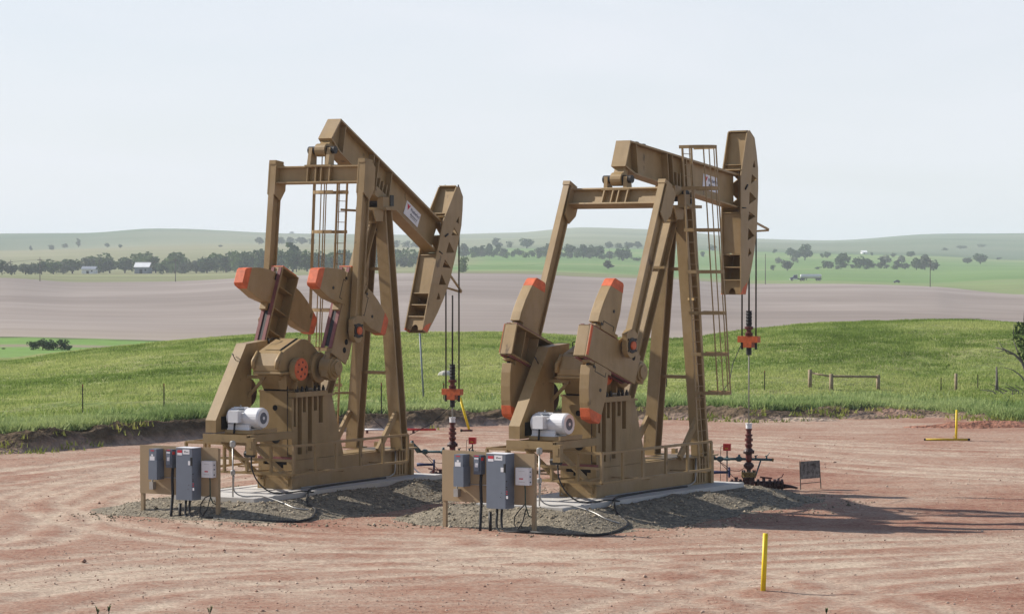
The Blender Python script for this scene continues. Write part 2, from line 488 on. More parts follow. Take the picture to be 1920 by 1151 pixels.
# --- the dirt pad
def dirt_material():
    m = bpy.data.materials.new('red_scoria_dirt'); t = nt(m); n = t.nodes; L = t.links.new
    b = n['Principled BSDF']; b.inputs['Roughness'].default_value = 0.95; b.inputs['Specular IOR Level'].default_value = 0.08
    tc = n.new('ShaderNodeTexCoord')
    sep = n.new('ShaderNodeSeparateXYZ'); L(tc.outputs['Object'], sep.inputs[0])
    def math_(op, a, bb=None):
        q = n.new('ShaderNodeMath'); q.operation = op
        for i, v in enumerate((a, bb)):
            if v is None: continue
            if isinstance(v, (int, float)): q.inputs[i].default_value = v
            else: L(v, q.inputs[i])
        return q.outputs[0]
    # wheel tracks run in rings round the two units
    dx = math_('MULTIPLY', math_('ADD', sep.outputs[0], 1.0), 0.62); dy = math_('SUBTRACT', sep.outputs[1], 86.0)
    rad = math_('SQRT', math_('ADD', math_('MULTIPLY', dx, dx), math_('MULTIPLY', dy, dy)))
    ang = math_('ARCTAN2', dy, dx)
    wob = n.new('ShaderNodeTexNoise'); wob.inputs['Scale'].default_value = 0.09; wob.inputs['Detail'].default_value = 3
    L(tc.outputs['Object'], wob.inputs['Vector'])
    rad2 = math_('ADD', rad, math_('MULTIPLY', wob.outputs['Fac'], 9.0))
    cv = n.new('ShaderNodeCombineXYZ'); L(math_('MULTIPLY', rad2, 1.0), cv.inputs[0]); L(math_('MULTIPLY', ang, 8.0), cv.inputs[1])
    tr = n.new('ShaderNodeTexNoise'); tr.inputs['Scale'].default_value = 0.85; tr.inputs['Detail'].default_value = 7; tr.inputs['Roughness'].default_value = 0.62
    L(cv.outputs[0], tr.inputs['Vector'])
    cv2 = n.new('ShaderNodeCombineXYZ'); L(math_('MULTIPLY', rad2, 3.2), cv2.inputs[0]); L(math_('MULTIPLY', ang, 30.0), cv2.inputs[1])
    tr2 = n.new('ShaderNodeTexNoise'); tr2.inputs['Scale'].default_value = 1.0; tr2.inputs['Detail'].default_value = 5; tr2.inputs['Roughness'].default_value = 0.7
    L(cv2.outputs[0], tr2.inputs['Vector'])
    big = n.new('ShaderNodeTexNoise'); big.inputs['Scale'].default_value = 0.16; big.inputs['Detail'].default_value = 6; big.inputs['Roughness'].default_value = 0.6
    L(tc.outputs['Object'], big.inputs['Vector'])
    fine = n.new('ShaderNodeTexNoise'); fine.inputs['Scale'].default_value = 3.2; fine.inputs['Detail'].default_value = 10; fine.inputs['Roughness'].default_value = 0.85
    L(tc.outputs['Object'], fine.inputs['Vector'])
    s = math_('ADD', math_('MULTIPLY', tr.outputs['Fac'], 0.20), math_('ADD', math_('MULTIPLY', tr2.outputs['Fac'], 0.10), math_('ADD', math_('MULTIPLY', big.outputs['Fac'], 0.24), math_('MULTIPLY', fine.outputs['Fac'], 0.46))))
    ta = n.new('ShaderNodeAttribute'); ta.attribute_name = 'tint'; tsp = n.new('ShaderNodeSeparateXYZ'); L(ta.outputs['Vector'], tsp.inputs[0])
    s = math_('ADD', s, math_('MULTIPLY', math_('SUBTRACT', tsp.outputs[0], 0.5), 0.25))
    rp = n.new('ShaderNodeValToRGB'); e = rp.color_ramp.elements
    e[0].position = 0.40; e[0].color = (0.225, 0.100, 0.070, 1)
    e[1].position = 0.61; e[1].color = (0.475, 0.378, 0.288, 1)
    q = e.new(0.465); q.color = (0.310, 0.180, 0.127, 1)
    q = e.new(0.535); q.color = (0.375, 0.268, 0.203, 1)
    L(s, rp.inputs[0])
    sp = n.new('ShaderNodeTexNoise'); sp.inputs['Scale'].default_value = 11.0; sp.inputs['Detail'].default_value = 4; sp.inputs['Roughness'].default_value = 0.8
    L(tc.outputs['Object'], sp.inputs['Vector'])
    mr = n.new('ShaderNodeMapRange'); mr.inputs[1].default_value = 0.3; mr.inputs[2].default_value = 0.7; mr.inputs[3].default_value = 0.56; mr.inputs[4].default_value = 1.42
    L(sp.outputs['Fac'], mr.inputs[0])
    vm = n.new('ShaderNodeVectorMath'); vm.operation = 'SCALE'; L(rp.outputs[0], vm.inputs[0]); L(mr.outputs[0], vm.inputs['Scale'])
    L(vm.outputs[0], b.inputs['Base Color'])
    bp = n.new('ShaderNodeBump'); bp.inputs['Strength'].default_value = 0.55; bp.inputs['Distance'].default_value = 0.06
    hb = math_('ADD', math_('MULTIPLY', tr2.outputs['Fac'], 0.9), math_('ADD', math_('MULTIPLY', fine.outputs['Fac'], 0.7), math_('MULTIPLY', sp.outputs['Fac'], 0.25)))
    L(hb, bp.inputs['Height']); L(bp.outputs[0], b.inputs['Normal'])
    return m
DIRT = dirt_material()
def pad_bumps(x, y):
    dx = (x+1)*0.62; dy = y-86.0; r = np.sqrt(dx*dx+dy*dy)+3*fbm(x*.08, y*.08, 3, 2); a = np.arctan2(dy, dx)
    rut = fbm(r*1.5, a*11.0, 11, 3)-0.5
    z = 0.075*rut+0.03*(fbm(x*1.1, y*1.1, 21, 3)-0.5)
    return z
TRACKS = [[(0,1148),(255,1100),(690,1072),(1100,1052),(1500,1036),(1990,1018)], [(-40,1010),(40,965),(150,925),(330,885),(600,868)], [(760,1016),(540,1010),(360,992),(225,962),(175,935),(235,908),(420,885)],
          [(1250,1160),(1480,1100),(1990,1052)], [(880,838),(1200,838),(1480,862),(1700,880),(1990,892)], [(900,815),(1300,822),(1700,842),(1990,850)], [(-40,905),(150,880),(300,862)], [(-40,1085),(300,1052),(700,1040),(1150,1066),(1500,1125),(1650,1170)]]
def track_field(x, y):
    """0..1: wheel tracks pressed into the pad, each a pair of ruts"""
    best = np.full(x.shape, 9.0)
    for tr in TRACKS:
        P_ = np.array([ground(*q)[:2] for q in tr]); tt = np.linspace(0, len(P_)-1, 60); kk = np.arange(len(P_))
        X_ = hermite(kk, P_[:, 0], tt); Y_ = hermite(kk, P_[:, 1], tt)
        dd = np.full(x.shape, 99.0)
        for i in range(len(tt)-1):
            ax, ay, bx, by = X_[i], Y_[i], X_[i+1], Y_[i+1]; l2 = (bx-ax)**2+(by-ay)**2+1e-9
            u_ = np.clip(((x-ax)*(bx-ax)+(y-ay)*(by-ay))/l2, 0, 1); dd = np.minimum(dd, np.hypot(x-ax-u_*(bx-ax), y-ay-u_*(by-ay)))
        for off in (0.95, 2.3): best = np.minimum(best, np.abs(dd-off)+.25*(vnoise(x*1.2, y*1.2, 33)-.5))
    return np.clip(1-best/.55, 0, 1)
def make_pad():
    rows = []
    ys = np.concatenate([np.arange(-60, 48, 6), np.arange(48, 96, 0.30)])
    for y in ys: rows.append(np.full_like(cols, y))
    for t in np.linspace(0, 1, 60): rows.append(96+(d0-96)*t)
    R = np.array(rows); X = np.maximum(R, 72)*U[None, :]
    Zz = pad_bumps(X, R)
    tf = track_field(X.ravel(), R.ravel()).reshape(X.shape); Zz = Zz-.035*tf
    Zz[-1] = 0; Zz[:, :] = np.where(R < 46, 0, Zz)
    nr, nc = R.shape
    # keep column geometry continuous with the land behind
    V = np.stack([X, R, Zz], -1).reshape(-1, 3)
    i = np.arange((nr-1)*nc).reshape(nr-1, nc)[:, :-1].ravel()
    return np_mesh('dirt_pad', V, np.stack([i, i+1, i+1+nc, i+nc], 1), DIRT, np.repeat((0.5+.5*tf*(.45+.55*fbm(X*.3, R*.3, 36, 2))-.30*np.clip(fbm(X*.12, R*.12, 37, 3)-.5, 0, 1)*2).reshape(-1, 1), 3, 1), 'structure', smooth=True)
make_pad()

# --- bulldozed bank of dark earth
def bank_tint(x, d):
    w = fbm(x*.35, d*1.2, 40, 3)
    pale = np.clip((x-6)/14, 0, 1)*0.6
    a = lerp3((0.060, 0.040, 0.022), (0.145, 0.105, 0.066), w)
    j = np.clip(((CX+F*x/d)-cols[0]), 0, None)
    d_edge = np.interp(CX+F*x/d, cols, d0)
    t = np.clip((d-d_edge)/0.9, 0, 1)
    a = lerp3((0.36, 0.26, 0.20), a, np.clip(t*1.4-0.1+0.5*(w-.5), 0, 1)*(1-.35*pale))
    g = np.clip((d-d_edge-1.7)/1.2+1.3*(fbm(x*.8, d*.8, 44, 3)-.5), 0, 1)
    return lerp3(a, np.broadcast_to((0.085, 0.115, 0.032), a.shape), g*0.9) if False else a*(1-g[:, None]*.9)+np.array((0.085, 0.115, 0.032))*g[:, None]*.9
def bank_disp(X, R):
    de = np.interp((CX+F*U), cols, d0)[None, :]; t = np.clip((R-de)/0.5, 0, 1)*np.clip((de+4.5-R)/0.5, 0, 1)
    return t*(0.50*(fbm(X*0.55, R*0.9, 50, 4)-.5)+0.34*(fbm(X*1.9, R*1.9, 54, 3)-.5))
BANK = attr_mat('dark_earth', 0.95, 3.0, 0.4, bump=0.8, bscale=4.0)
region('earth_bank', 0, 2, [30, 14], BANK, bank_tint, bank_disp)

# --- small heaps of scraped earth at the far edge of the pad
def heap(px, py, a_, b_, h_, cA, cB, seed, rz):
    c = ground(px, py); gx = np.linspace(-1.25, 1.25, 50); X, Y = np.meshgrid(gx*a_, gx*b_)
    r = np.hypot(X/a_, Y/b_)+.35*(fbm(X*1.1, Y*1.1, seed, 3)-.5)
    Zh = h_*np.clip(1-r, 0, 1)**.8*(1+.5*(fbm(X*1.6, Y*1.6, seed+3, 4)-.5))-.05
    V = np.stack([X, Y, Zh], -1).reshape(-1, 3); i = np.arange(49*50).reshape(49, 50)[:, :-1].ravel()
    o = np_mesh('dirt_heap', V, np.stack([i, i+1, i+51, i+50], 1), BANK, lerp3(cA, cB, fbm(X.ravel()*2, Y.ravel()*2, seed+8, 3)), 'structure', smooth=True)
    o.location = (c[0], c[1], 0); o.rotation_euler = (0, 0, rz)
heap(1668, 781, 1.7, .9, .42, (0.20, 0.12, 0.085), (0.38, 0.26, 0.19), 300, .1)
heap(1630, 784, 1.3, .7, .25, (0.13, 0.09, 0.065), (0.30, 0.22, 0.16), 310, .3)
heap(1860, 800, 4.2, .9, .38, (0.20, 0.085, 0.055), (0.34, 0.17, 0.115), 320, .05)
heap(1500, 788, 2.2, .7, .22, (0.30, 0.22, 0.17), (0.44, 0.35, 0.27), 330, .0)

# --- meadow, valley, fields, hills
def meadow_tint(x, d):
    t = fbm(x*.09, d*.09, 60, 4)+.45*(fbm(x*.5, d*.5, 61, 3)-.5)
    c = lerp3((0.13, 0.18, 0.045), (0.27, 0.275, 0.11), (t-.3)*2.2)
    bare = np.clip((fbm(x*.3, d*.3, 66, 3)-.62)*5, 0, 1)
    return c*(1-bare[:, None]*.5)+np.array((0.20, 0.19, 0.085))*bare[:, None]*.5
MEADOW = attr_mat('meadow_grass_ground', 0.95, 1.2, 0.35, bump=1.0, bscale=1.5)
region('meadow', 2, 4, [70, 24], MEADOW, meadow_tint, lambda X, R: meadow_bumps(X, R)*np.clip((R-np.interp(CX+F*U, cols, d0)[None, :]-4.5)/5, 0, 1))
def valley_tint(x, d):
    px = CX+F*x/d
    c = lerp3((0.15, 0.28, 0.055), (0.17, 0.25, 0.075), fbm(x*.03, d*.03, 70, 3))
    brown = np.exp(-((d-378-6*np.sin(px*.01))/8.0)**2)
    c = c*(1-brown[:, None])+np.array((0.26, 0.215, 0.15))*brown[:, None]
    dk = np.exp(-((d-427)/5.0)**2)*np.clip(fbm(x*.2, d*.05, 73, 3)*2-.2, 0, 1)
    return c*(1-dk[:, None])+np.array((0.07, 0.085, 0.035))*dk[:, None]
region('valley_floor', 4, 5, [46], attr_mat('valley_grass', 0.95, 0.3, 0.15), valley_tint)
def field_tint(x, d):
    wv = fbm(x*.006, d*.0025, 82, 3); n1 = fbm(x*.011+2*wv, d*.014+5.5*wv, 80, 5)
    n2 = fbm(x*.012, d*.12, 85, 3)
    c = lerp3((0.235, 0.192, 0.168), (0.315, 0.265, 0.235), (n1-.3)*2.3)
    c = c*(0.93+0.14*n2[:, None])
    nearb = np.exp(-((d-450)/35.0)**2)[:, None]
    return c*(1-.4*nearb)+np.array((0.36, 0.30, 0.235))*.4*nearb
region('ploughed_field', 5, 6, [170], attr_mat('tilled_soil', 0.95, 0.05, 0.10, stretch=(0.2, 1.6, 1)), field_tint)
def verge_tint(x, d):
    px = CX+F*x/d; n1 = fbm(x*.01, d*.05, 90, 3)
    l = lerp3((0.16, 0.17, 0.07), (0.22, 0.22, 0.11), n1)
    rt = lerp3((0.17, 0.24, 0.08), (0.24, 0.24, 0.12), n1*.6)
    s = np.clip((px-1300)/120, 0, 1)[:, None]
    return l*(1-s)+rt*s
FARM = attr_mat('far_crop_cover', 0.95, 0.02, 0.12, stretch=(0.4, 1, 1))
region('road_verge', 6, 7, [12], FARM, verge_tint)
def farm_tint(x, d):
    px = CX+F*x/d; n1 = fbm(x*.004, d*.004, 95, 4)
    olive = lerp3((0.19, 0.19, 0.085), (0.26, 0.245, 0.135), (n1-.3)*2)
    green = lerp3((0.115, 0.20, 0.055), (0.165, 0.255, 0.075), (n1-.3)*2)
    s = np.clip((px-800-60*np.sin(d*.004))/70, 0, 1)[:, None]
    c = olive*(1-s)+green*s
    pale = np.clip((fbm(x*.002, d*.006, 97, 3)-.55)*9, 0, 1)[:, None]*.6
    return c*(1-pale)+np.array((0.24, 0.27, 0.12))*pale
region('far_farmland', 7, 9, [30, 40], FARM, farm_tint)
def hill_tint(x, d):
    n1 = fbm(x*.0012, d*.0016, 100, 4)
    c = lerp3((0.09, 0.13, 0.07), (0.21, 0.22, 0.135), (n1-.3)*2.8)
    px = CX+F*x/d
    lo = np.clip((3300-d)/500, 0, 1)*np.clip((860-px)/100, 0, 1)
    return c*(1-lo[:, None])+np.array((0.24, 0.225, 0.12))*lo[:, None]
region('hills', 9, 11, [60, 10], attr_mat('hill_grass', 0.95, 0.004, 0.12), hill_tint,
       lambda X, R: np.clip((R-2750)/600, 0, 1)*np.clip((5900-R)/700, 0, 1)*17*(fbm(X*.0016, R*.0016, 105, 3)-.5))

# --- grass tufts and weeds (nobody could count them)
def blades(name, x, d, z, h, spread, nb, width, cA, cB, m, label, lean=0.35):
    n = len(x); N = n*nb
    bx = np.repeat(x, nb)+rng.normal(0, 1, N)*np.repeat(spread, nb); by = np.repeat(d, nb)+rng.normal(0, 1, N)*np.repeat(spread, nb)
    bz = np.repeat(z, nb); bh_ = np.repeat(h, nb)*rng.uniform(.55, 1.15, N)
    a = rng.uniform(0, 2*pi, N); w = width*rng.uniform(.6, 1.3, N)
    lx = rng.normal(0, lean, N)*bh_; ly = rng.normal(0, lean, N)*bh_
    V = np.empty((N, 3, 3))
    V[:, 0] = np.stack([bx-np.cos(a)*w, by-np.sin(a)*w, bz-.03], 1)
    V[:, 1] = np.stack([bx+np.cos(a)*w, by+np.sin(a)*w, bz-.03], 1)
    V[:, 2] = np.stack([bx+lx, by+ly, bz+bh_], 1)
    tt = np.clip(np.repeat(fbm(x*.10, d*.10, 120, 4)+.7*(fbm(x*.55, d*.45, 121, 3)-.5), nb)*1.9-.5+rng.normal(0, .2, N), -.35, 1)
    c = lerp3(cA, cB, tt)*np.clip(1+.9*np.minimum(tt, 0), .6, 1)[:, None]; c = np.repeat(c[:, None, :], 3, 1)
    o = np_mesh(name, V.reshape(-1, 3), np.arange(N*3).reshape(-1, 3), m, c.reshape(-1, 3), 'stuff')
    tag(o, label, 'grass')
    return o
GRASSM = attr_mat('grass_blades', 0.8, trans=0.45)
def scatter_land(n, dlo, dhi, pxlo=-330, pxhi=2250):
    px = rng.uniform(pxlo, pxhi, n); u = rng.uniform(0, 1, n)
    d_edge = np.interp(px, cols, d0)
    lo = d_edge+dlo; d = np.sqrt(lo**2+(dhi**2-lo**2)*u)
    x = (px-CX)/F*d
    return x, d
x, d = scatter_land(56000, 4.0, 194.)
blades('meadow_grass', x, d, terrain_z(x, d)+meadow_bumps(x, d)*np.clip((d-130)/5, 0, 1), 0.03+0.18*fbm(x*.22, d*.22, 130, 3)*np.ones(len(x)), np.full(len(x), .24), 10, .032,
       (0.165, 0.245, 0.050), (0.41, 0.445, 0.16), GRASSM, 'long green grass growing over the rolling meadow behind the earth bank')
x, d = scatter_land(5200, 2.2, 140.); k = d < np.interp(CX+F*x/d, cols, d0)+9.5; x = x[k]; d = d[k]
n_w = 9400; px = rng.uniform(-330, 2250, n_w); de = np.interp(px, cols, d0); d = de+2.2+np.abs(rng.normal(0, 3.3, n_w)); x = (px-CX)/F*d
WEEDM = attr_mat('weed_leaves', 0.7, trans=0.3)
blades('bank_weeds', x, d, terrain_z(x, d), 0.12+.50*fbm(x*.5, d*.5, 140, 3), np.full(len(x), .22), 14, .05, (0.20, 0.29, 0.09), (0.42, 0.48, 0.20), WEEDM,
       'broad leaved green weeds growing along the top of the earth bank', lean=.5)
n_w = 260; px = rng.uniform(-60, 1980, n_w); de = np.interp(px, cols, d0); d = de+rng.uniform(-1.2, 1.6, n_w)**1; x = (px-CX)/F*d
k = fbm(x*.3, d*.3, 150, 2) > .52; x = x[k]; d = d[k]
blades('bank_foot_weeds', x, d, terrain_z(x, d), np.full(len(x), .2), np.full(len(x), .2), 10, .045, (0.20, 0.24, 0.05), (0.38, 0.36, 0.10), WEEDM, 'yellowish weeds scattered along the foot of the earth bank', lean=.5)

# --- loose stones
def stones(name, x, y, z, r, cA, cB, m, label, parent=None):
    n = len(x)
    base = np.array([(1,0,0),(0,1,0),(-1,0,0),(0,-1,0),(0,0,1),(0,0,-.6)], float)
    fc = np.array([(0,1,4),(1,2,4),(2,3,4),(3,0,4),(1,0,5),(2,1,5),(3,2,5),(0,3,5)])
    V = base[None]*(r[:, None, None]*rng.uniform(.55, 1.25, (n, 6, 3)))
    a = rng.uniform(0, 2*pi, n); ca, sa = np.cos(a)[:, None], np.sin(a)[:, None]
    V = np.stack([V[..., 0]*ca-V[..., 1]*sa, V[..., 0]*sa+V[..., 1]*ca, V[..., 2]*.75], -1)+np.stack([x, y, z], 1)[:, None, :]
    Fc = (fc[None]+np.arange(n)[:, None, None]*6).reshape(-1, 3)
    c = np.repeat(lerp3(cA, cB, rng.uniform(0, 1, n)**1.3)[:, None, :], 6, 1).reshape(-1, 3)
    o = np_mesh(name, V.reshape(-1, 3), Fc, m, c, 'stuff', parent=parent)
    tag(o, label, 'stones')
    return o
STONEM = attr_mat('loose_stone', 0.95, 6.0, 0.2)
n_s = 17000; px = rng.uniform(-40, 1960, n_s); d = 54+(rng.uniform(0, 1, n_s)**1.4)*58; x = (px-CX)/F*d
k = fbm(x*.28, d*.28, 160, 3)+rng.normal(0, .12, n_s) > .5; x = x[k]; d = d[k]
stones('dirt_clods', x, d, pad_bumps(x, d)+.004, np.exp(rng.normal(-4.3, .5, len(x))), (0.24, 0.135, 0.10), (0.56, 0.45, 0.36), STONEM, 'small red and tan clods and stones scattered over the dirt pad')

# ------------------------------------------------------------------ pump frames
class Frame:
    def __init__(s, nf, th, W=1.2, z0=0.5):
        p = ground(*nf, z0); t = radians(th)
        s.h = np.array([cos(t), sin(t), 0]); s.l = np.array([-sin(t), cos(t), 0]); s.o = p+s.l*W/2; s.th = t
    def w(s, x, y, z): return Vector(s.o+s.h*x+s.l*y+np.array([0, 0, z]))
    def inv(s, p): q = np.array(p)-s.o; return Vector((q@s.h, q@s.l, q[2]))
    def bp(s, px, py, y):
        r = ray(px, py); t = ((s.o-CAMP)@s.l+y)/(r@s.l); q = CAMP+t*r-s.o
        return (q@s.h, q[2])
P1 = Frame((547.5, 917.5), 60.2); P2 = Frame((1118, 934), 56.6)

# --- gravel mound and concrete slab under each unit
def mound_h(x, y):
    dx = np.maximum(np.maximum(-3.2-x, 0)*1.55, np.maximum(x-7.3, 0)*1.45); dy = np.maximum(np.maximum(-1.55-y, y-1.55), 0)
    d_ = np.sqrt(dx*dx+dy*dy)
    t = np.clip(d_/2.7, 0, 1)
    return 0.43*(1-t*t*(3-2*t))
def mound_z(x, y, seed):
    h = mound_h(x, y)
    edge = np.clip(h/.08, 0, 1)
    inside = (x > -3.25)&(x < 7.35)&(y > -1.6)&(y < 1.6)
    nz = (0.24*(fbm(x*.6, y*.6, seed, 4)-.56)+.06*(fbm(x*4, y*4, seed+5, 2)-.5))*edge
    return np.where(inside, 0.36, h+nz)
GRAV = mat('grey_gravel', (0.125, 0.105, 0.074), 0.95, vary=0.45, vscale=8, color2=(0.31, 0.265, 0.195), bump=1.0, bscale=16)
def make_mound(P, seed, which):
    gx = np.arange(-7.0, 11.2, .14); gy = np.arange(-5.4, 5.41, .14)
    X, Y = np.meshgrid(gx, gy); Zm = mound_z(X, Y, seed)
    Zm = np.where(mound_h(X, Y) < .004, -.06, Zm)
    V = np.stack([X, Y, Zm], -1).reshape(-1, 3); nr, nc = X.shape
    i = np.arange((nr-1)*nc).reshape(nr-1, nc)[:, :-1].ravel()
    o = np_mesh('gravel_mound', V, np.stack([i, i+1, i+1+nc, i+nc], 1), GRAV, None, 'structure', smooth=True)
    o.location = (P.o[0], P.o[1], 0); o.rotation_euler = (0, 0, P.th)
    n = 17000; x = rng.uniform(-8, 11.5, n); y = rng.uniform(-6, 3.5, n); h = mound_h(x, y)
    far = np.hypot(np.maximum(np.maximum(-3.2-x, 0)*1.4, np.maximum(x-7.3, 0)*1.4), np.maximum(np.maximum(-1.55-y, y-1.55), 0))
    k = (far < 4.3)&~((x > -3.2)&(x < 7.3)&(y > -1.55)&(y < 1.55))&(rng.uniform(0, 1, n) < np.clip(.9-.20*far, 0.02, .7)); x = x[k]; y = y[k]
    s = stones('gravel_stones', x, y, np.maximum(mound_z(x, y, seed), .0), np.exp(rng.normal(-3.55, .4, len(x))), (0.12, 0.098, 0.068), (0.46, 0.39, 0.29), STONEM, 'grey gravel stones lying on the mound under the %s pumpjack' % which)
    s.location = o.location; s.rotation_euler = o.rotation_euler
    sb = MB().mat(CONC)
    sb.box(-3.1, 7.25, -1.42, 1.42, .30, .5)
    sl = sb.build('concrete_slab'); sl['kind'] = 'structure'
    sl.location = (P.o[0], P.o[1], -0.0); sl.rotation_euler = (0, 0, P.th)
make_mound(P1, 200, 'left'); make_mound(P2, 230, 'right')

# ------------------------------------------------------------------ pumpjack
PIV = (5.45, 8.70)                                   # saddle bearing; settles a little differently on each unit
def rotp(p, phi):
    x, z = p; c, s = cos(phi), sin(phi)
    return (PIV[0]+x*c-z*s, PIV[1]+x*s+z*c)
def head_outline():
    """horse head side plate, relative to the saddle bearing, beam in the right unit's position"""
    raw = [(1405.8,244.6),(1414.9,258.9),(1418.5,285),(1421.4,315),(1421.6,351.7),(1420.5,390),(1419.4,427.7),(1414.5,470),(1408.8,503.7),(1398.1,552.4),(1389,552.4),(1389,440),(1389,330.4),(1395,290),(1401,248.2)]
    o = []
    for q in raw:
        a = P2.bp(q[0], q[1], -.35); o.append((a[0]-PIV[0], a[1]-PIV[1]))
    return o
def head_tris():
    h = lambda x, y: (1240+x/3.288, 230+y/3.288)
    T = [[(573,232),(580,278),(563,276)], [(558,318),(589,348),(552,378)], [(545,425),(586,470),(540,506)], [(540,548),(581,578),(535,606)], [(537,650),(573,697),(533,726)], [(540,770),(556,806),(535,826)]]
    r = []
    for t in T: r.append([(lambda a: (a[0]-PIV[0], a[1]-PIV[1]))(P2.bp(*h(*q), -.35)) for q in t])
    return r
HEAD = head_outline(); TRIS = head_tris()
SHAFT = (1.15, 3.57)
WEIGHT = [(1.84,.48),(1.78,.9),(1.74,1.2),(1.82,2.0),(1.88,2.06),(2.30,2.06),(2.37,2.0),(2.54,1.65),(2.68,1.28),(2.78,.90),(2.81,.63),(2.60,.63),(2.60,.48)]

def make_pump(P, label, crank_deg, pin, eq, phi, ladder_side, carrier_z, rod_top, piv):
    global PIV
    PIV = piv
    root = thing('pumpjack', label, 'pumpjack', P.w(0, 0, 0), P.th, 'pumpjacks on the dirt pad')
    # ---- skid base
    b = MB().mat(TAN)
    for sy in (-1, 1):
        b.box(0.30, 6.65, sy*.6-(.04 if sy > 0 else 0), sy*.6+(.04 if sy < 0 else 0), .04, .80)
        b.box(0.30, 6.652, sy*.6-.14 if sy > 0 else -.602, .602 if sy > 0 else -.46, .0, .04)
        b.box(0.30, 6.652, sy*.6-.14 if sy > 0 else -.602, .602 if sy > 0 else -.46, .80, .85)
    for x in (1.9, 3.1, 4.4, 5.2, 6.5): b.box(x, x+.12, -.555, .555, .05, .79)
    b.box(2.9, 6.4, -.46, .46, .853, .873)
    b.box(6.50, 6.66, -.70, -.56, 0, 1.0); b.box(6.50, 6.66, .56, .70, 0, 1.0)
    base = b.build('skid_base', None, root)
    def rib_slats(bb):
        for k in range(5): bb.box(5.55+.16*k, 5.63+.16*k, -.64, -.602, .06, .78)
    pieces('side_rib', base, TAN, rib_slats)
    # front box with notched tray
    fb = MB().mat(TAN)
    fb.box(-.03, .30, -.62, .62, 0, .34)
    fb.prism([(-.01,.345),(.30,.345),(.30,.95),(-.01,.95)], .42, .60); fb.prism([(-.01,.345),(.30,.345),(.30,.95),(-.01,.95)], -.60, -.42)
    fb.box(-.012, .0, -.42, .42, .345, .62); fb.box(-.012, .0, -.42, -.30, .62, .72); fb.box(-.012, .0, .16, .42, .62, .72)
    fb.box(-.012, .0, -.08, .0, .62, .72)
    fb.mat(DARK).box(.05, .29, -.41, .41, .36, .80); fb.mat(PRIMER).box(-.02, .1, -.61, .61, .86, .955)
    fr = fb.build('front_tray', None, root)
    pieces('lifting_lug', fr, TAN, lambda q: (q.box(-.09, -.03, -.52, -.36, .10, .30), q.box(-.09, -.03, .36, .50, .08, .28)))
    part('drain_bolt', fr, STEEL, lambda q: q.lathe([(0,.03),(.05,.03)], (-.03,.50,.09), (-.2,.50,.09), 8))
    # ---- gear pedestal
    ped = MB().mat(TAN)
    ped.prism([(0,.96),(0,2.86),(2.12,2.72),(2.76,.85),(.3,.85)], -.44, .56)
    strips = [(0.02,.10,.96),(.18,.26,2.2),(.40,.50,1.95),(.70,.84,2.25),(.92,1.0,2.2),(1.22,1.36,2.25),(1.46,1.52,2.05),(1.66,2.12,.85)]
    # outer skin strips leave the tall recessed pockets open
    def skin(x0, x1, zb): ped.box(x0, x1, -.60, -.44, zb, 2.70)
    skin(0.0, .10, .96)
    ped.box(1.64, 2.10, -.60, -.44, .96, 2.70)
    for x0, x1 in ((.22,.30),(.52,.58),(.74,.84),(1.06,1.16),(1.34,1.42)): ped.box(x0, x1, -.60, -.44, 1.0, 2.70)
    for x0, x1, zt in ((.10,.22,1.85),(.30,.52,1.02),(.58,.74,2.25),(.84,1.06,1.08),(1.16,1.34,2.28),(1.42,1.64,1.9)): ped.box(x0, x1, -.598, -.44, .86, zt)
    ped.prism([(1.645,.86),(2.10,2.70),(2.125,2.70),(2.765,.86)], -.602, -.44)
    ped.prism([(0.0,.86),(0,1.02),(2.70,1.02),(2.76,.86)], -.604, -.44)
    pedo = ped.build('gear_pedestal', None, root)
    pieces('top_flange', pedo, TAN, lambda q: (q.box(0.0, 1.66, -.76, -.44, 2.72, 2.87), q.box(1.66, 2.20, -.66, .56, 2.70, 2.75), q.box(.0, 1.66, -.44, .6, 2.86, 2.92)))
    for x in (.15, .42, .66, 1.10, 1.32, 1.54):
        part('flange_bolt', pedo, GREASE, lambda q: q.lathe([(0,.05),(.10,.05),(.10,.03),(.16,.03)], (x,-.68,2.87), (x,-.68,3.2), 8))
    def front_holes(q):
        for y, z, r in ((0.0,2.40,.085),(-.02,1.50,.16)): q.lathe([(0,r),(.012,r)], (-.012,y,z), (.5,y,z), 14)
    pieces('inspection_hole', pedo, DARK, front_holes)
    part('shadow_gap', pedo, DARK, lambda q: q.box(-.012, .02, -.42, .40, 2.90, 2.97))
    part('conduit', pedo, GREASE, lambda q: q.tube([(-.03,-.46,.98),(-.03,-.46,3.2)], .012, 6))
    # ---- gearbox
    g = MB().mat(TAN)
    prof = [(-.83,3.50),(-.83,3.68),(-.66,4.03),(-.5,4.12),(.35,4.44),(.62,4.42),(.92,4.28),(1.25,4.02),(1.52,3.72),(1.60,3.50)]
    g.prism(prof, -.72, .20)
    g.box(-.84, 1.72, -.80, .22, 3.41, 3.50)
    # tapering lower housing
    lo = [(-.72,-.60,3.40),(1.55,-.60,3.40),(1.55,.16,3.40),(-.72,.16,3.40),(.02,-.42,2.93),(1.25,-.42,2.93),(1.25,.45,2.93),(.02,.45,2.93)]
    g.add(lo, [(0,1,2,3),(7,6,5,4),(4,5,1,0),(5,6,2,1),(6,7,3,2),(7,4,0,3)])
    for x in (-.45, .1, .95, 1.35): g.prism([(x,3.40),(x+.06,3.40),(x+.06,2.95),(x,2.95+.25*(x < 0))], -.70, -.40)
    gb = g.build('gearbox', None, root); bevel(gb, .04)
    def cover(q):
        q.prism([(-.50,4.14),(-.45,4.17),(.30,4.45),(.30,4.42)], -.52, .05)
    part('inspection_cover', gb, TAN, cover)
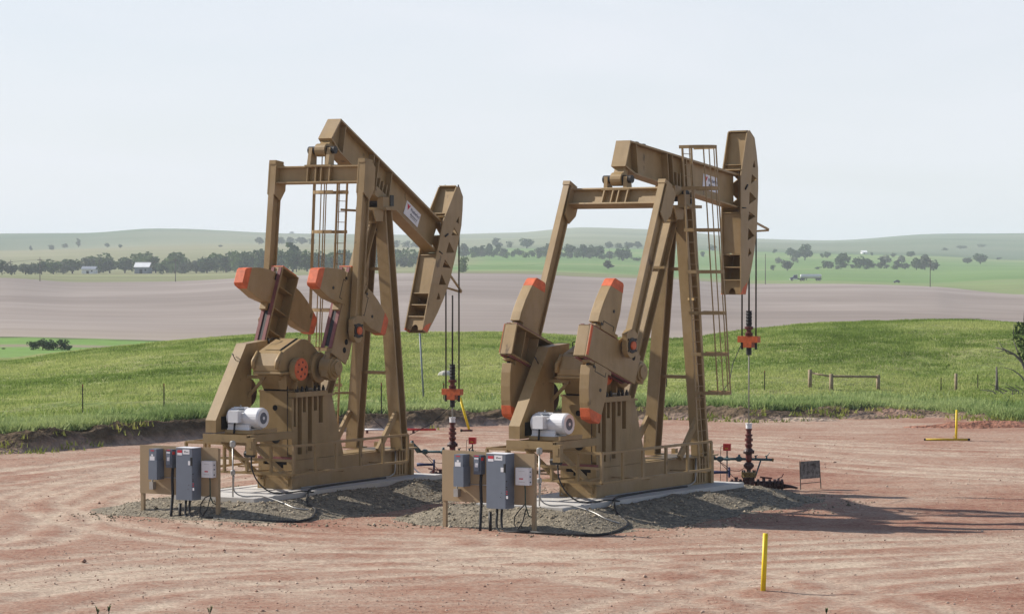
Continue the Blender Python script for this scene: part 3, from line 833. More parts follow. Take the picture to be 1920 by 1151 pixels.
    part('cover_gasket', gb, DARK, lambda q: q.prism([(-.56,4.112),(-.50,4.150),(.33,4.465),(.36,4.44)], -.56, -.525))
    part('vent_hook', gb, GREASE, lambda q: q.tube([(-.15,.1,4.30),(-.15,.1,4.42),(-.02,.0,4.46),(.1,-.12,4.42)], .018, 6))
    pieces('front_ear', gb, TAN, lambda q: (q.tube([(-.62,.18,4.06),(-.86,.18,3.80),(-.87,.18,3.58)], .065, 8), q.tube([(-.62,-.66,4.06),(-.86,-.66,3.80),(-.87,-.66,3.58)], .065, 8)))
    part('brake_drum', gb, TAN, lambda q: q.lathe([(0,.20),(.05,.30),(.10,.335),(.28,.335),(.29,.30)], (-.12,-.72,3.56), (-.12,-2,3.56), 24))
    drum = gb.children[-1]
    def face(q):
        q.mat(ORANGE).lathe([(0,.335),(.03,.325)], (-.12,-1.01,3.56), (-.12,-2,3.56), 24)
        q.mat(GREASE)
        for k in range(6):
            a = k*pi/3+.3; q.lathe([(0,.035),(.006,.035)], (-.12+.21*cos(a),-1.038,3.56+.21*sin(a)), (-.12+.21*cos(a),-2,3.56+.21*sin(a)), 8)
        q.lathe([(0,.05),(.006,.05)], (-.12,-1.038,3.56), (-.12,-2,3.56), 8)
    part('drum_face', gb, None, face)
    pieces('bearing_cap', gb, TAN, lambda q: (q.lathe([(0,.46),(.10,.46),(.14,.38)], (SHAFT[0],-.72,SHAFT[1]), (SHAFT[0],-2,SHAFT[1]), 20), q.lathe([(0,.46),(.10,.46),(.14,.38)], (SHAFT[0],.20,SHAFT[1]), (SHAFT[0],2,SHAFT[1]), 20)))
    part('crankshaft', gb, GREASE, lambda q: q.tube([(SHAFT[0],-1.15,SHAFT[1]),(SHAFT[0],1.15,SHAFT[1])], .17, 14))
    pieces('guard_bracket', gb, TAN, lambda q: (q.bar((-.60,.555,3.33),(-.60,-.08,3.33),.09,.10,(1,0,0)), q.bar((-.60,.555,2.74),(-.60,-.02,3.29),.07,.08,(1,0,0))))
    # ---- belt guard
    bg_ = MB().mat(TAN)
    poly = [(-2.21,1.76),(-2.21,2.12),(-.68,4.30),(.40,4.38),(.40,3.62),(-.46,3.62),(-.46,2.45),(-1.0,1.78)]
    bg_.prism(poly, .555, .92)
    guard = bg_.build('belt_guard', None, root)
    part('shaft_opening', guard, DARK, lambda q: q.box(-1.95, -1.25, .548, .558, 1.84, 2.22))
    part('seam_strip', guard, TAN, lambda q: (q.box(-.475, -.44, .545, .556, 2.46, 3.95),))
    part('lifting_hook', guard, GREASE, lambda q: q.tube([(-1.02,.70,3.83),(-1.10,.72,3.95),(-1.06,.80,4.02),(-.95,.82,3.98)], .014, 6))
    # driven sheave glimpsed under the guard
    part('drive_sheave', guard, WELLD, lambda q: q.lathe([(0,.42),(.05,.42),(.06,.36),(.10,.36),(.11,.42),(.14,.42)], (-.50,.60,2.86), (-.50,2,2.86), 24))
    # ---- motor platform
    mp = MB().mat(TAN)
    mp.ibeam((-2.34,.86,1.62),(-2.34,-.68,1.62),.14,.22,(1,0,0),.025,.03)
    mp.box(-2.43,-2.405,-.68,.86,1.52,1.74)
    for y in (-.62, .58): mp.ibeam((-2.27,y,1.62),(0,y,1.62),.12,.22,(0,1,0),.025,.03)
    mp.box(-2.27,.0,-.692,-.672,1.53,1.72)
    plat = mp.build('motor_platform', None, root)
    for y in (-.50, .50): part('brace', plat, TAN, lambda q: q.bar((-1.95,y,1.50),(-.02,y,.33),.08,.14))
    pieces('slide_rail', plat, TAN, lambda q: (q.box(-1.95,-1.78,-.62,.42,1.745,1.845), q.box(-1.42,-1.25,-.62,.42,1.745,1.845), q.box(-2.0,-.85,-.66,-.60,1.75,1.86)))
    part('brake_bracket', plat, TAN, lambda q: (q.box(-2.46,-2.30,-.94,-.70,1.18,1.66), q.box(-2.47,-2.46,-.88,-.78,1.36,1.58)))
    part('brake_cylinder', plat, GREASE, lambda q: q.lathe([(0,.10),(.30,.10)], (-2.36,-.60,1.20), (-2.36,-1.2,1.20), 12))
    # ---- electric motor
    mx, mz = -1.60, 2.19
    mo = MB().mat(WHITE)
    mo.lathe([(0,.20),(.03,.26),(.12,.27),(.62,.27),(.64,.29),(1.10,.305),(1.16,.28)], (mx,.46,mz), (mx,-1,mz), 26)
    mo.box(mx-.28,mx-.20,-.40,.36,1.86,2.0); mo.box(mx+.16,mx+.26,-.40,.36,1.86,2.0); mo.box(mx-.32,mx+.30,-.42,.36,1.846,1.88)
    for k in range(9):
        a = pi*k/8; mo.bar((mx+.295*cos(a),.34,mz+.295*sin(a)),(mx+.295*cos(a),-.16,mz+.295*sin(a)),.03,.03)
    motor = mo.build('electric_motor', None, root)
    part('fan_grille', motor, GREYD, lambda q: (q.lathe([(0,.17),(.012,.165)], (mx,-.70,mz), (mx,-2,mz), 20), q.mat(PAPER).lathe([(0,.05),(.006,.05)], (mx,-.712,mz), (mx,-2,mz), 12)))
    part('junction_box', motor, WHITE, lambda q: q.box(mx-.47,mx-.25,-.12,.22,2.06,2.40))
    part('name_plate', motor, GREYD, lambda q: q.bar((mx-.13,.12,mz+.268),(mx-.13,-.10,mz+.268),.10,.02,(1,0,.4)))
    part('drive_shaft', motor, GREASE, lambda q: q.tube([(mx,.46,mz),(mx,.60,mz)], .05, 10))
    part('lifting_eye', motor, STEEL, lambda q: q.tube([(mx,.1,mz+.28),(mx+.03,.1,mz+.36),(mx-.03,.1,mz+.36),(mx,.1,mz+.28)], .012, 6))
    part('power_cable', motor, CABLE, lambda q: q.tube([(mx-.36,.06,2.06),(mx-.40,.05,1.85),(mx-.42,.05,1.74)], .03, 8))
    # ---- cranks with counterweights
    ca = radians(crank_deg); cu, cv = (cos(ca), sin(ca)), (-sin(ca), cos(ca))
    def cp(u, v): return (SHAFT[0]+cu[0]*u+cv[0]*v, SHAFT[1]+cu[1]*u+cv[1]*v)
    pu = (pin[0]-SHAFT[0])*cu[0]+(pin[1]-SHAFT[1])*cu[1]; pv = (pin[0]-SHAFT[0])*cv[0]+(pin[1]-SHAFT[1])*cv[1]
    for sy in (-1, 1):
        yo, yi = sy*1.45, sy*1.02                       # outer plate, inner flange edge
        k = MB().mat(TAN)
        outl = [cp(.30,.46),cp(3.08,.46),cp(3.08,-.46),cp(1.55,-.46),cp(1.35,min(-.46,pv-.22)),cp(.95,min(-.46,pv-.22)),cp(.25,-.40)]
        k.prism(outl, yo, yo-sy*.05)
        for v0, v1 in ((.46,.41),(-.41,-.46)):
            k.prism([cp(.55,v0),cp(3.08,v0),cp(3.08,v1),cp(.55,v1)], yo-sy*.05, yi)
        k.prism([cp(3.03,.46),cp(3.08,.46),cp(3.08,-.46),cp(3.03,-.46)], yo-sy*.05, yi)
        for u in (1.05, 1.75, 2.45): k.prism([cp(u,.41),cp(u+.04,.41),cp(u+.04,-.41),cp(u,-.41)], yo-sy*.05, yi+sy*.06)
        cr = k.build('crank', None, root); bevel(cr, .015)
        def rails(q):
            for v in (.463, -.463):
                s = 1 if v > 0 else -1
                for ya, yb in ((1.42,1.31),(1.16,1.05)):
                    q.prism([cp(.45,v),cp(3.03,v),cp(3.03,v+s*.03),cp(.45,v+s*.03)], sy*ya, sy*yb)
        pieces('slide_rail', cr, PRIMER, rails)
        part('rail_slot', cr, GREASE, lambda q: q.prism([cp(.5,.468),cp(2.9,.468),cp(2.9,.472),cp(.5,.472)], sy*1.30, sy*1.17))
        part('hub', cr, TAN, lambda q: (q.lathe([(0,.34),(.36,.34),(.38,.27),(.44,.27),(.45,.20),(.50,.20)], (SHAFT[0],sy*1.0,SHAFT[1]), (SHAFT[0],sy*3,SHAFT[1]), 20), q.prism([cp(-.38,.26),cp(.40,.32),cp(.40,-.30),cp(-.28,-.30),cp(-.38,-.05)], sy*1.10, sy*1.30)))
        part('end_cap', cr, ORANGE, lambda q: q.prism([cp(3.06,.465),cp(3.09,.465),cp(3.09,.24 if crank_deg > 100 else -.30),cp(3.06,.24 if crank_deg > 100 else -.30)], yo+sy*.004, yi-sy*.004) if crank_deg < 100 else q.prism([cp(2.98,.40),cp(3.085,.40),cp(3.085,-.44),cp(2.98,-.44)], yo+sy*.004, yo-sy*.01))
        def holes(q):
            for u in (.62, .88): q.lathe([(0,.09),(.006,.09)], (cp(u,pv*.6)[0], yo, cp(u,pv*.6)[1]), (cp(u,pv*.6)[0], sy*4, cp(u,pv*.6)[1]), 12); q.lathe([(0,.09),(.006,.09)], (cp(u,pv*.6)[0], yo-sy*.05, cp(u,pv*.6)[1]), (cp(u,pv*.6)[0], -sy*4, cp(u,pv*.6)[1]), 12)
        part('pin_hole', cr, DARK, holes, stuff=True)
        for sv in (1, -1):
            w = MB().mat(TAN)
            wp = [cp(u, sv*v) for u, v in WEIGHT]
            w.prism(wp, sy*1.47, sy*1.15)
            # clamping foot and bolt
            w.prism([cp(2.60,sv*.49),cp(2.86,sv*.49),cp(2.86,sv*.56),cp(2.60,sv*.56)], sy*1.44, sy*1.20); w.prism([cp(1.62,sv*.49),cp(1.84,sv*.49),cp(1.84,sv*.60),cp(1.62,sv*.60)], sy*1.44, sy*1.20); w.mat(GREASE).prism([cp(2.68,sv*.56),cp(2.76,sv*.56),cp(2.76,sv*.625),cp(2.68,sv*.625)], sy*1.36, sy*1.28)
            w.mat(ORANGE)
            tipw = [cp(u, sv*v) for u, v in ((1.790,1.78),(1.816,2.003),(1.878,2.064),(2.302,2.064),(2.374,2.003),(2.484,1.78))]
            w.prism(tipw, sy*1.474, sy*1.146)
            wo_ = w.build('counterweight', None, cr); bevel(wo_, .012)
        part('weight_bolt', cr, GREASE, lambda q: [q.lathe([(0,.05),(.012,.05)], (cp(u,v)[0], sy*1.471, cp(u,v)[1]), (cp(u,v)[0], sy*4, cp(u,v)[1]), 8) for u, v in ((2.1,1.15),(2.1,-1.15),(2.62,.62),(2.62,-.62))], stuff=True)
        def marks(q):   # cast panel marks standing proud on each weight
            for sv in (1, -1):
                for u0, u1, v0, v1 in ((1.95,2.55,.72,.74),(2.53,2.55,.60,.74),(1.95,1.97,.60,.74)):
                    q.prism([cp(u0,sv*v0),cp(u1,sv*v0),cp(u1,sv*v1),cp(u0,sv*v1)], sy*1.47, sy*1.476)
        part('cast_marking', cr, GREASE, marks, stuff=True)
        # wrist pin and pitman
        pit = MB().mat(TAN)
        p0 = Vector((pin[0], sy*1.62, pin[1])); p1 = Vector((eq[0], sy*1.62, eq[1]-.75)); p2 = Vector((eq[0], sy*1.62, eq[1]+.20))
        ax = (p2-p0).normalized(); a0 = p0+ax*.25
        pit.ibeam(a0, p2, .20, .40, (0,1,0), .05, .05)
        s0 = len(pit.v)
        po = pit.build('pitman_arm', None, root)
        def upper(q):
            n_ = Vector((ax.z, 0, -ax.x))
            for yy in (-.115, .115):
                pts = [(-.62,-.24),(.32,-.24),(.32,.18),(.22,.34),(-.45,.34),(-.80,.10)]
                c = Vector((eq[0], 0, eq[1]-.12))
                q.prism([((c+ax*a_+n_*b_).x, (c+ax*a_+n_*b_).z) for a_, b_ in pts], sy*1.62+yy-.02, sy*1.62+yy+.02)
            q.bar(p2-ax*.02+Vector((0,0,0)), p2+ax*.10, .24, .44)
        part('top_bracket', po, TAN, upper)
        part('bearing_housing', po, TAN, lambda q: (q.prism([((p0+Vector((cos(t)*.30*(1+.35*(sin(t) > .6)),0,sin(t)*.36*(1+.3*(sin(t) > .6))))).x, (p0+Vector((0,0,sin(t)*.36*(1+.3*(sin(t) > .6))))).z) for t in [k_*pi/8 for k_ in range(16)]], sy*1.56, sy*1.72),))
        part('wrist_pin', po, GREASE, lambda q: (q.lathe([(0,.17),(.22,.17),(.24,.22),(.30,.22)], (pin[0],sy*1.45,pin[1]), (pin[0],sy*3,pin[1]), 16),))
        part('pin_cap', po, ORANGE, lambda q: q.lathe([(0,.125),(.05,.115)], (pin[0],sy*1.75,pin[1]), (pin[0],sy*3,pin[1]), 16))
        part('housing_bolt', po, GREASE, lambda q: [q.lathe([(0,.035),(.03,.035)], (pin[0]+.24*cos(t),sy*1.72,pin[1]+.28*sin(t)), (pin[0]+.24*cos(t),sy*3,pin[1]+.28*sin(t)), 6) for t in (.6,2.5,3.7,5.7)], stuff=True)
    # ---- equalizer
    lean = atan2(eq[0]-pin[0], eq[1]-pin[1])
    e = MB().mat(TAN)
    e.ibeam((0,-1.50,0),(0,1.50,0),.34,.52,(1,0,0),.045,.04)
    for y in (-.42,-.12,.08,.38): e.box(-.165,.165,y-.02,y+.02,-.215,.215)
    M = Matrix.Translation((eq[0],0,eq[1]-.15)) @ Matrix.Rotation(lean, 4, 'Y')
    e.xform(M)
    eqo = e.build('equalizer_beam', None, root)
    top = M @ Vector((0,0,.26))
    tail = rotp((-3.25,.42), phi)
    def clevis(q):
        for y in (-.36, .30): q.prism([(top.x-.16,top.z),(top.x+.16,top.z),(tail[0]+.12,tail[1]+.08),(tail[0]-.12,tail[1]+.08)], y, y+.12)
        q.box(top.x-.19,top.x+.19,-.48,.48,top.z-.005,top.z+.05)
    part('tail_clevis', eqo, TAN, clevis)
    part('tail_bearing', eqo, TAN, lambda q: (q.lathe([(0,.20),(.36,.20)], (tail[0],-.18,tail[1]), (tail[0],1,tail[1]), 16), q.mat(GREASE).lathe([(0,.12),(.96,.12)], (tail[0],-.47,tail[1]), (tail[0],1,tail[1]), 12)))
    # ---- samson post
    sp = MB().mat(TAN)
    sp.box(5.15,6.05,-.62,.50,8.33,8.42); sp.prism([(4.75,8.33),(5.6,8.33),(5.4,7.95),(4.95,7.95)], -.16, .16)
    sp.prism([(4.72,8.34),(5.35,8.34),(5.28,7.98),(4.9,7.98)], -.42, -.38)
    sam = sp.build('samson_post', None, root)
    for sy in (-1, 1):
        def leg(q):
            a0 = Vector((5.58, sy*.24, 8.34)); a1 = Vector((5.58, sy*.85, .86))
            q.ibeam(a0, a1, .40, .40, (0,1,0), .05, .05)
            q.bar((5.385,sy*.24,8.34),(5.385,sy*.85,.86),.404,.03)
            q.box(5.30,5.90,sy*.85-.28,sy*.85+.28,.853,.90)
        part('front_leg', sam, TAN, leg)
    part('rear_leg', sam, TAN, lambda q: (q.ibeam((5.22,0,8.10),(2.35,0,2.2),.36,.40,(0,1,0),.05,.05), q.box(4.88,5.5,-.2,.2,7.92,7.99)))
    for z in (6.50, 3.25):
        hw = .24+(8.34-z)*.0816
        part('cross_brace', sam, TAN, lambda q: q.bar((5.56,-hw,z),(5.56,hw,z),.10,.10,(1,0,0)))
    part('rear_rung', sam, TAN, lambda q: q.bar((4.2,-.4,6.55),(4.2,.35,6.55),.08,.08,(1,0,0)))
    pieces('foot_gusset', sam, TAN, lambda q: (q.bar((4.3,-.85,.9),(5.35,-.85,2.0),.1,.2), q.bar((4.3,.85,.9),(5.35,.85,2.0),.1,.2)))
    part('saddle_bearing', sam, GREASE, lambda q: (q.lathe([(0,.17),(.90,.17)], (PIV[0],-.45,PIV[1]), (PIV[0],1,PIV[1]), 14), q.mat(TAN).box(PIV[0]-.28,PIV[0]+.32,-.50,-.28,8.42,8.74), q.box(PIV[0]-.28,PIV[0]+.32,.22,.44,8.42,8.74), q.mat(GREASE).box(PIV[0]+.1,PIV[0]+.3,-.53,-.50,8.46,8.80)))
    part('adjusting_screw', sam, GREASE, lambda q: q.tube([(5.7,-.2,7.75),(5.25,-.05,7.72)], .05, 8))
    # ---- walking beam
    top0, top1 = (-2.98,1.56), (3.62,.76); bot0, bot1 = (-3.27,.80), (3.70,-.32); bm = (-2.72,.58)
    def ln(a, bq, x): return a[1]+(bq[1]-a[1])*(x-a[0])/(bq[0]-a[0])
    R = lambda p: rotp(p, phi)
    wb = MB().mat(TAN)
    wb.prism([R(top0),R(top1),R((3.66,.74-.05)),R((-3.0,1.51))], -.245, .245)
    wb.prism([R(bm),R(bot1),R((3.68,-.27)),R((-2.76,.63))], -.245, .245)
    wb.prism([R((-2.95,1.52)),R((3.64,.70)),R((3.66,-.28)),R((-2.75,.62)),R((-3.2,.82))], -.03, .03)
    wb.prism([R(top0),R((-2.93,1.54)),R((-3.22,.80)),R(bot0)], -.245, .245)
    wb.prism([R(bot0),R((-3.24,.84)),R((-2.70,.63)),R(bm)], -.245, .245)
    beam = wb.build('walking_beam', None, root)
    def stiff(q):
        for x, w in ((-2.52,.03),(-.72,.04),(-.42,.04),(.42,.04)):
            zt = ln(top0, top1, x)-.05; zb = ln(bm, bot1, x)+.05
            q.prism([R((x-w/2+.05*.2,zb)),R((x+w/2,zb)),R((x+w/2-.1,zt)),R((x-w/2-.1,zt))], -.235, -.03)
            q.prism([R((x-w/2,zb)),R((x+w/2,zb)),R((x+w/2-.1,zt)),R((x-w/2-.1,zt))], .03, .235)
        for x in (-.22, -.02, .20):
            zb = ln(bm, bot1, x)+.05
            q.prism([R((x-.02,zb)),R((x+.02,zb)),R((x+.0,zb+.42)),R((x-.04,zb+.42))], -.235, -.03)
    pieces('web_stiffener', beam, TAN, stiff)
    part('saddle_plate', beam, TAN, lambda q: q.prism([R((-.55,.02)),R((.55,-.12)),R((.55,.18)),R((-.55,.32))], -.34, .34))
    part('tail_lug', beam, TAN, lambda q: (q.prism([R((-3.15,.79)),R((-2.95,.72)),R((-3.12,.40)),R((-3.34,.44))], -.17, .17),))
    pieces('top_clamp', beam, GREASE, lambda q: [q.prism([R((x,1.53-.12*(x+2.9))),R((x+.16,1.51-.12*(x+2.9))),R((x+.14,1.60-.12*(x+2.9))),R((x+.02,1.61-.12*(x+2.9)))], -.1, .08) for x in (-2.4,-2.0)])
    # maker's plate on the web, facing the camera side
    sg = MB()
    c0 = (1.72,.72); ux = (.93,-.125); uz = (-.06,-.46)        # top-left corner, along, down (beam frame)
    def sq(a, c, yy): q = R((c0[0]+ux[0]*a+uz[0]*c, c0[1]+ux[1]*a+uz[1]*c)); return (q[0], yy, q[1])
    sg.mat(PAPER)
    for ya, yb in ((-.046,-.032),):
        vs = [sq(0,0,ya),sq(1,0,ya),sq(1,1,ya),sq(0,1,ya),sq(0,0,yb),sq(1,0,yb),sq(1,1,yb),sq(0,1,yb)]
        sg.add(vs, [(0,3,2,1),(4,5,6,7),(0,1,5,4),(1,2,6,5),(2,3,7,6),(3,0,4,7)])
    asp = hypot(*ux)/hypot(*uz)
    def put_text(txt, a0, c0_, h_, wmax, m, shear=0.0, bold=0.0):
        vs, fs = text_geo(txt, 1.0, shear=shear, bold=bold)
        w_ = max(v[0] for v in vs)-min(v[0] for v in vs); x0 = min(v[0] for v in vs)
        sg.mat(m); sg.add([sq(a0+(v[0]-x0)/w_*wmax, c0_-v[1]*h_, -.0485) for v in vs], fs)
    put_text('Weatherford', .32, .42, .34, .64, INKN, bold=.02)
    put_text('Maximizer II', .38, .72, .26, .50, INKK, shear=.35, bold=.015)
    sg.mat(INKK).add([sq(.40,.78,-.0485),sq(.86,.78,-.0485),sq(.86,.81,-.0485),sq(.40,.81,-.0485)], [(0,3,2,1)])
    sg.mat(INKR)
    sg.add([sq(.05,.12,-.0485),sq(.29,.12,-.0485),sq(.17,.56,-.0485)], [(0,2,1)])
    sg.mat(PAPER)
    for a_ in (.115, .205): sg.add([sq(a_-.025,.11,-.049),sq(a_+.025,.11,-.049),sq(a_,.24,-.049)], [(0,2,1)])
    sg.build('maker_plate', None, beam)
    # ---- horse head
    hd = MB().mat(TAN)
    outl = [R(p) for p in HEAD]; tri = [[R(p) for p in t] for t in TRIS]
    front = [R(p) for p in HEAD[0:10]]
    # curved wireline track between the side plates
    vs = []; n_ = len(front)
    for (x, z) in front: vs += [(x-.02,-.30,z),(x-.02,.30,z),(x-.06,-.30,z),(x-.06,.30,z)]
    fs = []
    for i in range(n_-1):
        a = i*4; c = a+4
        fs += [(a,c,c+1,a+1),(a+2,a+3,c+3,c+2),(a,a+2,c+2,c),(a+1,c+1,c+3,a+3)]
    hd.add(vs, fs)
    head = hd.build('horse_head', None, root)
    for sy in (-1, 1):
        pv_, pf_ = plate_with_holes(outl, tri, .035)
        q = MB().mat(TAN); q.add([(v[0], v[1]+sy*.335, v[2]) for v in pv_], pf_); q.build('side_plate', None, head)
    pieces('toe_paint', head, ORANGE, lambda q: [q.prism([R((3.54,-2.99)),R((3.85,-2.99)),R((3.96,-2.62)),R((3.68,-2.80))] if sy < 0 else [R((3.54,-3.0)),R((3.85,-3.0)),R((3.87,-2.93)),R((3.56,-2.93))], sy*.354, sy*.316) for sy in (-1, 1)])
    def cross(q):
        for x0, z0, x1, z1 in ((3.93,2.10,4.12,2.08),(3.70,1.05,4.35,1.0),(3.58,.90,3.64,.86),(3.56,-.45,4.5,-.5),(3.57,-1.75,4.25,-1.8),(3.57,-2.15,4.15,-2.2),(3.56,-2.55,3.98,-2.6)):
            q.bar((*[R((x0,z0))[0]], 0, R((x0,z0))[1]), (R((x1,z1))[0], 0, R((x1,z1))[1]), .63, .03)
        q.prism([R((3.60,-.48)),R((3.64,-.48)),R((3.66,-1.72)),R((3.62,-1.72))], -.315, .315)
        q.prism([R((4.05,2.05)),R((4.09,2.05)),R((3.86,.95)),R((3.82,.95))], -.315, .315)
    pieces('diaphragm', head, TAN, cross)
    def toe(q):     # lower end plate with the rope notch
        n2 = 8; a0 = R((3.62,-2.56)); a1 = R((3.62,-2.99))
        L_ = [(-.316,0),(-.316,1)]+[(.13*cos(pi-pi*k_/n2)*1.0, 1-.42*sin(pi*k_/n2)) for k_ in range(n2+1)]+[(.316,1),(.316,0)]
        pts = [(a0[0]+(a1[0]-a0[0])*t_, y_, a0[1]+(a1[1]-a0[1])*t_) for y_, t_ in L_]
        m_ = len(pts); q.add(pts+[(p[0]+.03,p[1],p[2]) for p in pts], [tuple(range(m_)), tuple(range(2*m_-1,m_-1,-1))]+[(i,i+m_,(i+1)%m_+m_,(i+1)%m_) for i in range(m_)])
    part('toe_plate', head, TAN, toe)
    pieces('hinge_bar', head, GREASE, lambda q: (q.tube([(R((3.8,.28))[0],-.37,R((3.8,.28))[1]),(R((3.95,.42))[0],-.37,R((3.95,.42))[1])], .03, 6), q.tube([(R((3.62,-.30))[0],-.36,R((3.62,-.30))[1]),(R((3.85,-.30))[0],-.36,R((3.85,-.30))[1])], .02, 6)))
    pieces('rope_guide', head, TAN, lambda q: (q.bar((R((4.62,-.75))[0],-.30,R((4.62,-.75))[1]),(R((5.65,-.95))[0],-.20,R((5.65,-.95))[1]),.05,.06), q.bar((R((4.60,-1.05))[0],.30,R((4.60,-1.05))[1]),(R((5.65,-.98))[0],-.20,R((5.65,-.98))[1]),.05,.06)))
    # ---- bridle, carrier bar, polished rod
    wx = 10.18
    for y in (-.25, .25):
        arc = [(PIV[0]+4.735*cos(t), y, PIV[1]+4.735*sin(t)) for t in np.linspace(radians(20)+phi*.6, 0.0, 7)]
        part('bridle_rope', root, WIREROPE, lambda q: q.tube(arc+[(wx,y,PIV[1]-.3),(wx,y,carrier_z-.25)], .026, 6))
        part('rope_socket', root.children[-1], GREASE, lambda q: q.lathe([(0,.045),(.32,.045)], (wx,y,carrier_z-.32), (wx,y,9), 8))
    def cbar(q):
        q.prism([(wx-.10,carrier_z-.10),(wx+.10,carrier_z-.10),(wx+.10,carrier_z+.10),(wx-.10,carrier_z+.10)], -.36, .36)
        q.prism([(wx-.12,carrier_z-.26),(wx+.12,carrier_z-.26),(wx+.12,carrier_z-.1),(wx-.12,carrier_z-.1)], -.15, .15)
    cb = part('carrier_bar', root, CARR, cbar)
    part('rod_clamp', cb, WELL, lambda q: q.lathe([(0,.12),(.1,.13),(.12,.08),(.2,.08),(.22,.14),(.30,.14),(.31,.06)], (wx,0,carrier_z+.10), (wx,0,99), 12))
    part('rod_sleeve', cb, CABLE, lambda q: (q.lathe([(0,.085)]+[(i*.05,.085 if i % 2 else .10) for i in range(1,11)], (wx,0,carrier_z+.40), (wx,0,99), 10), q.lathe([(0,.085),(.26,.085)], (wx,0,carrier_z-.50), (wx,0,99), 10)))
    part('polished_rod', root, WIREROPE, lambda q: (q.tube([(wx,0,carrier_z+.8),(wx,0,rod_top)], .03, 8), q.mat(RODST).tube([(wx,0,1.3),(wx,0,carrier_z-.2)], .022, 8)))
    part('load_cell_cable', root, CABLE, lambda q: q.tube([(wx-.02,-.28*(-1 if ladder_side > 0 else 1)*-1,carrier_z-.2),(9.2,.2,carrier_z-1.0),(8.2,.5,carrier_z-1.35),(7.2,.6,carrier_z-1.2),(6.2,.55,carrier_z-.7)] if ladder_side > 0 else [(wx-.02,.28,carrier_z-.2),(9.3,.1,carrier_z-.75),(8.2,-.4,carrier_z-1.25),(7.0,-.8,carrier_z-1.5)], .012, 5))
    # ---- ladder with safety cage
    s = ladder_side
    yt, yb = (.90, 1.30) if s > 0 else (-.65, -1.32)
    lx0, lx1 = 4.74, 5.28
    zb, zt = .45, 10.12
    ly = lambda z: s*(abs(yt)+(abs(yb)-abs(yt))*(zt-z)/(zt-zb))
    lado = bpy.data.objects.new('caged_ladder', None); COL.objects.link(lado); lado.parent = root
    pieces('stringer', lado, TAN, lambda q: [q.bar((x+.06,ly(zt),zt),(x-.05,ly(zb),zb),.035,.075,(0,1,0)) for x in (lx0, lx1)])
    z = .7; rung = None
    while z < zt-.1:
        if rung is None:
            q = MB().mat(TAN); q.tube([(lx0,0,0),(lx1,0,0)], .011, 5); rung = q.mesh('rung')
        o = bpy.data.objects.new('rung', rung); COL.objects.link(o); o.parent = lado; o.location = (0, ly(z), z); z += .33
    def hoop_pts(z, n=12):
        c = (lx0+lx1)/2
        return [(c+.44*cos(t), ly(z)+s*(.02+1.0*abs(sin(t))**.8), z) for t in [pi*k_/n for k_ in range(n+1)]]
    zs = [10.13,8.9,7.66,6.42,5.2,3.98,2.83]
    for z in zs:
        part('cage_hoop', lado, TAN, lambda q: [q.bar(a, c, .012, .10, (0,0,0.0001) if False else (c[1]-a[1], -(c[0]-a[0]), 0)) for a, c in zip(hoop_pts(z)[:-1], hoop_pts(z)[1:])])
    for k_ in (1, 3, 4, 6, 8, 9, 11):
        part('cage_bar', lado, TAN, lambda q: q.tube([hoop_pts(zz)[k_] for zz in zs], .019, 5))
    pieces('ladder_standoff', lado, TAN, lambda q: [q.bar((5.0,ly(zz),zz),(5.45,s*(.24+(8.34-min(zz,8.3))*.0816),min(zz,8.3)),.05,.07) for zz in (8.35,5.6,2.6)])
    # ---- crank guard railing round the unit
    rail = MB().mat(TAN)
    rai = bpy.data.objects.new('crank_guard_railing', None); COL.objects.link(rai); rai.parent = root
    X0, X1, Y0, Y1 = -1.72, 4.45, -1.84, 1.98
    ro = thing_rail = None
    def rl(a, c, r=.07): rail.bar(a, c, r, r, (0,0,1) if abs(a[2]-c[2]) < .5 else (1,0,0))
    zl, zh = .60, 1.42
    for zz in (zl, zh, 1.0):
        rl((X0,Y0,zz),(X0,Y1,zz))
        if zz != 1.0: rl((X0,Y0,zz),(X1,Y0,zz)); rl((X0,Y1,zz),(X1,Y1,zz))
    for y in (-1.0, .2): rail.bar((X0,y,zl),(.3,y*.6,zl-.05),.05,.05,(0,0,1))
    for x in (.9, 4.2):
        rail.bar((x,-.6,zl-.06),(x,Y0,zl-.06),.04,.05,(0,0,1)); rail.bar((x,.6,zl-.06),(x,Y1,zl-.06),.04,.05,(0,0,1))
    for o_ in pieces('rail', rai, TAN, lambda q: (q.v.extend(rail.v), q.f.extend(rail.f), q.mi.extend(rail.mi), q.sm.extend(rail.sm), q.cuts.extend(rail.cuts))): pass
    def post(x, y):
        part('rail_post', rai, TAN, lambda q: q.bar((x,y,zl),(x,y,zh),.10,.06,(1,0,0)))
    for x in (X0,-.6,.5,1.8,3.05,X1): post(x, Y0); post(x, Y1)
    for y in (-1.05,-.2,.6,1.3): post(X0, y)
    part('deck_plate', rai, TAN, lambda q: q.box(4.5,6.4,-1.0,-.62,.86,.90))
    # conduit up the base side
    part('conduit_pipe', root, STEEL, lambda q: q.tube([(.4,-.66,.03),(5.3,-.66,.03),(5.55,-.67,.12),(5.6,-.67,.3),(5.6,-.67,1.2)], .022, 6))
    return root

pj1 = make_pump(P1, 'left tan pumpjack with its beam tail raised high and horse head tilted down', 67.3, (1.87,4.66), (2.42,9.50), radians(-20.2), 1, 2.45, 5.62, (5.45, 8.59))
pj2 = make_pump(P2, 'right tan pumpjack with upright horse head and caged ladder on the near side', 161.5, (.10,4.36), (2.10,8.72), 0.0, -1, 4.27, 7.2, (5.45, 8.70))

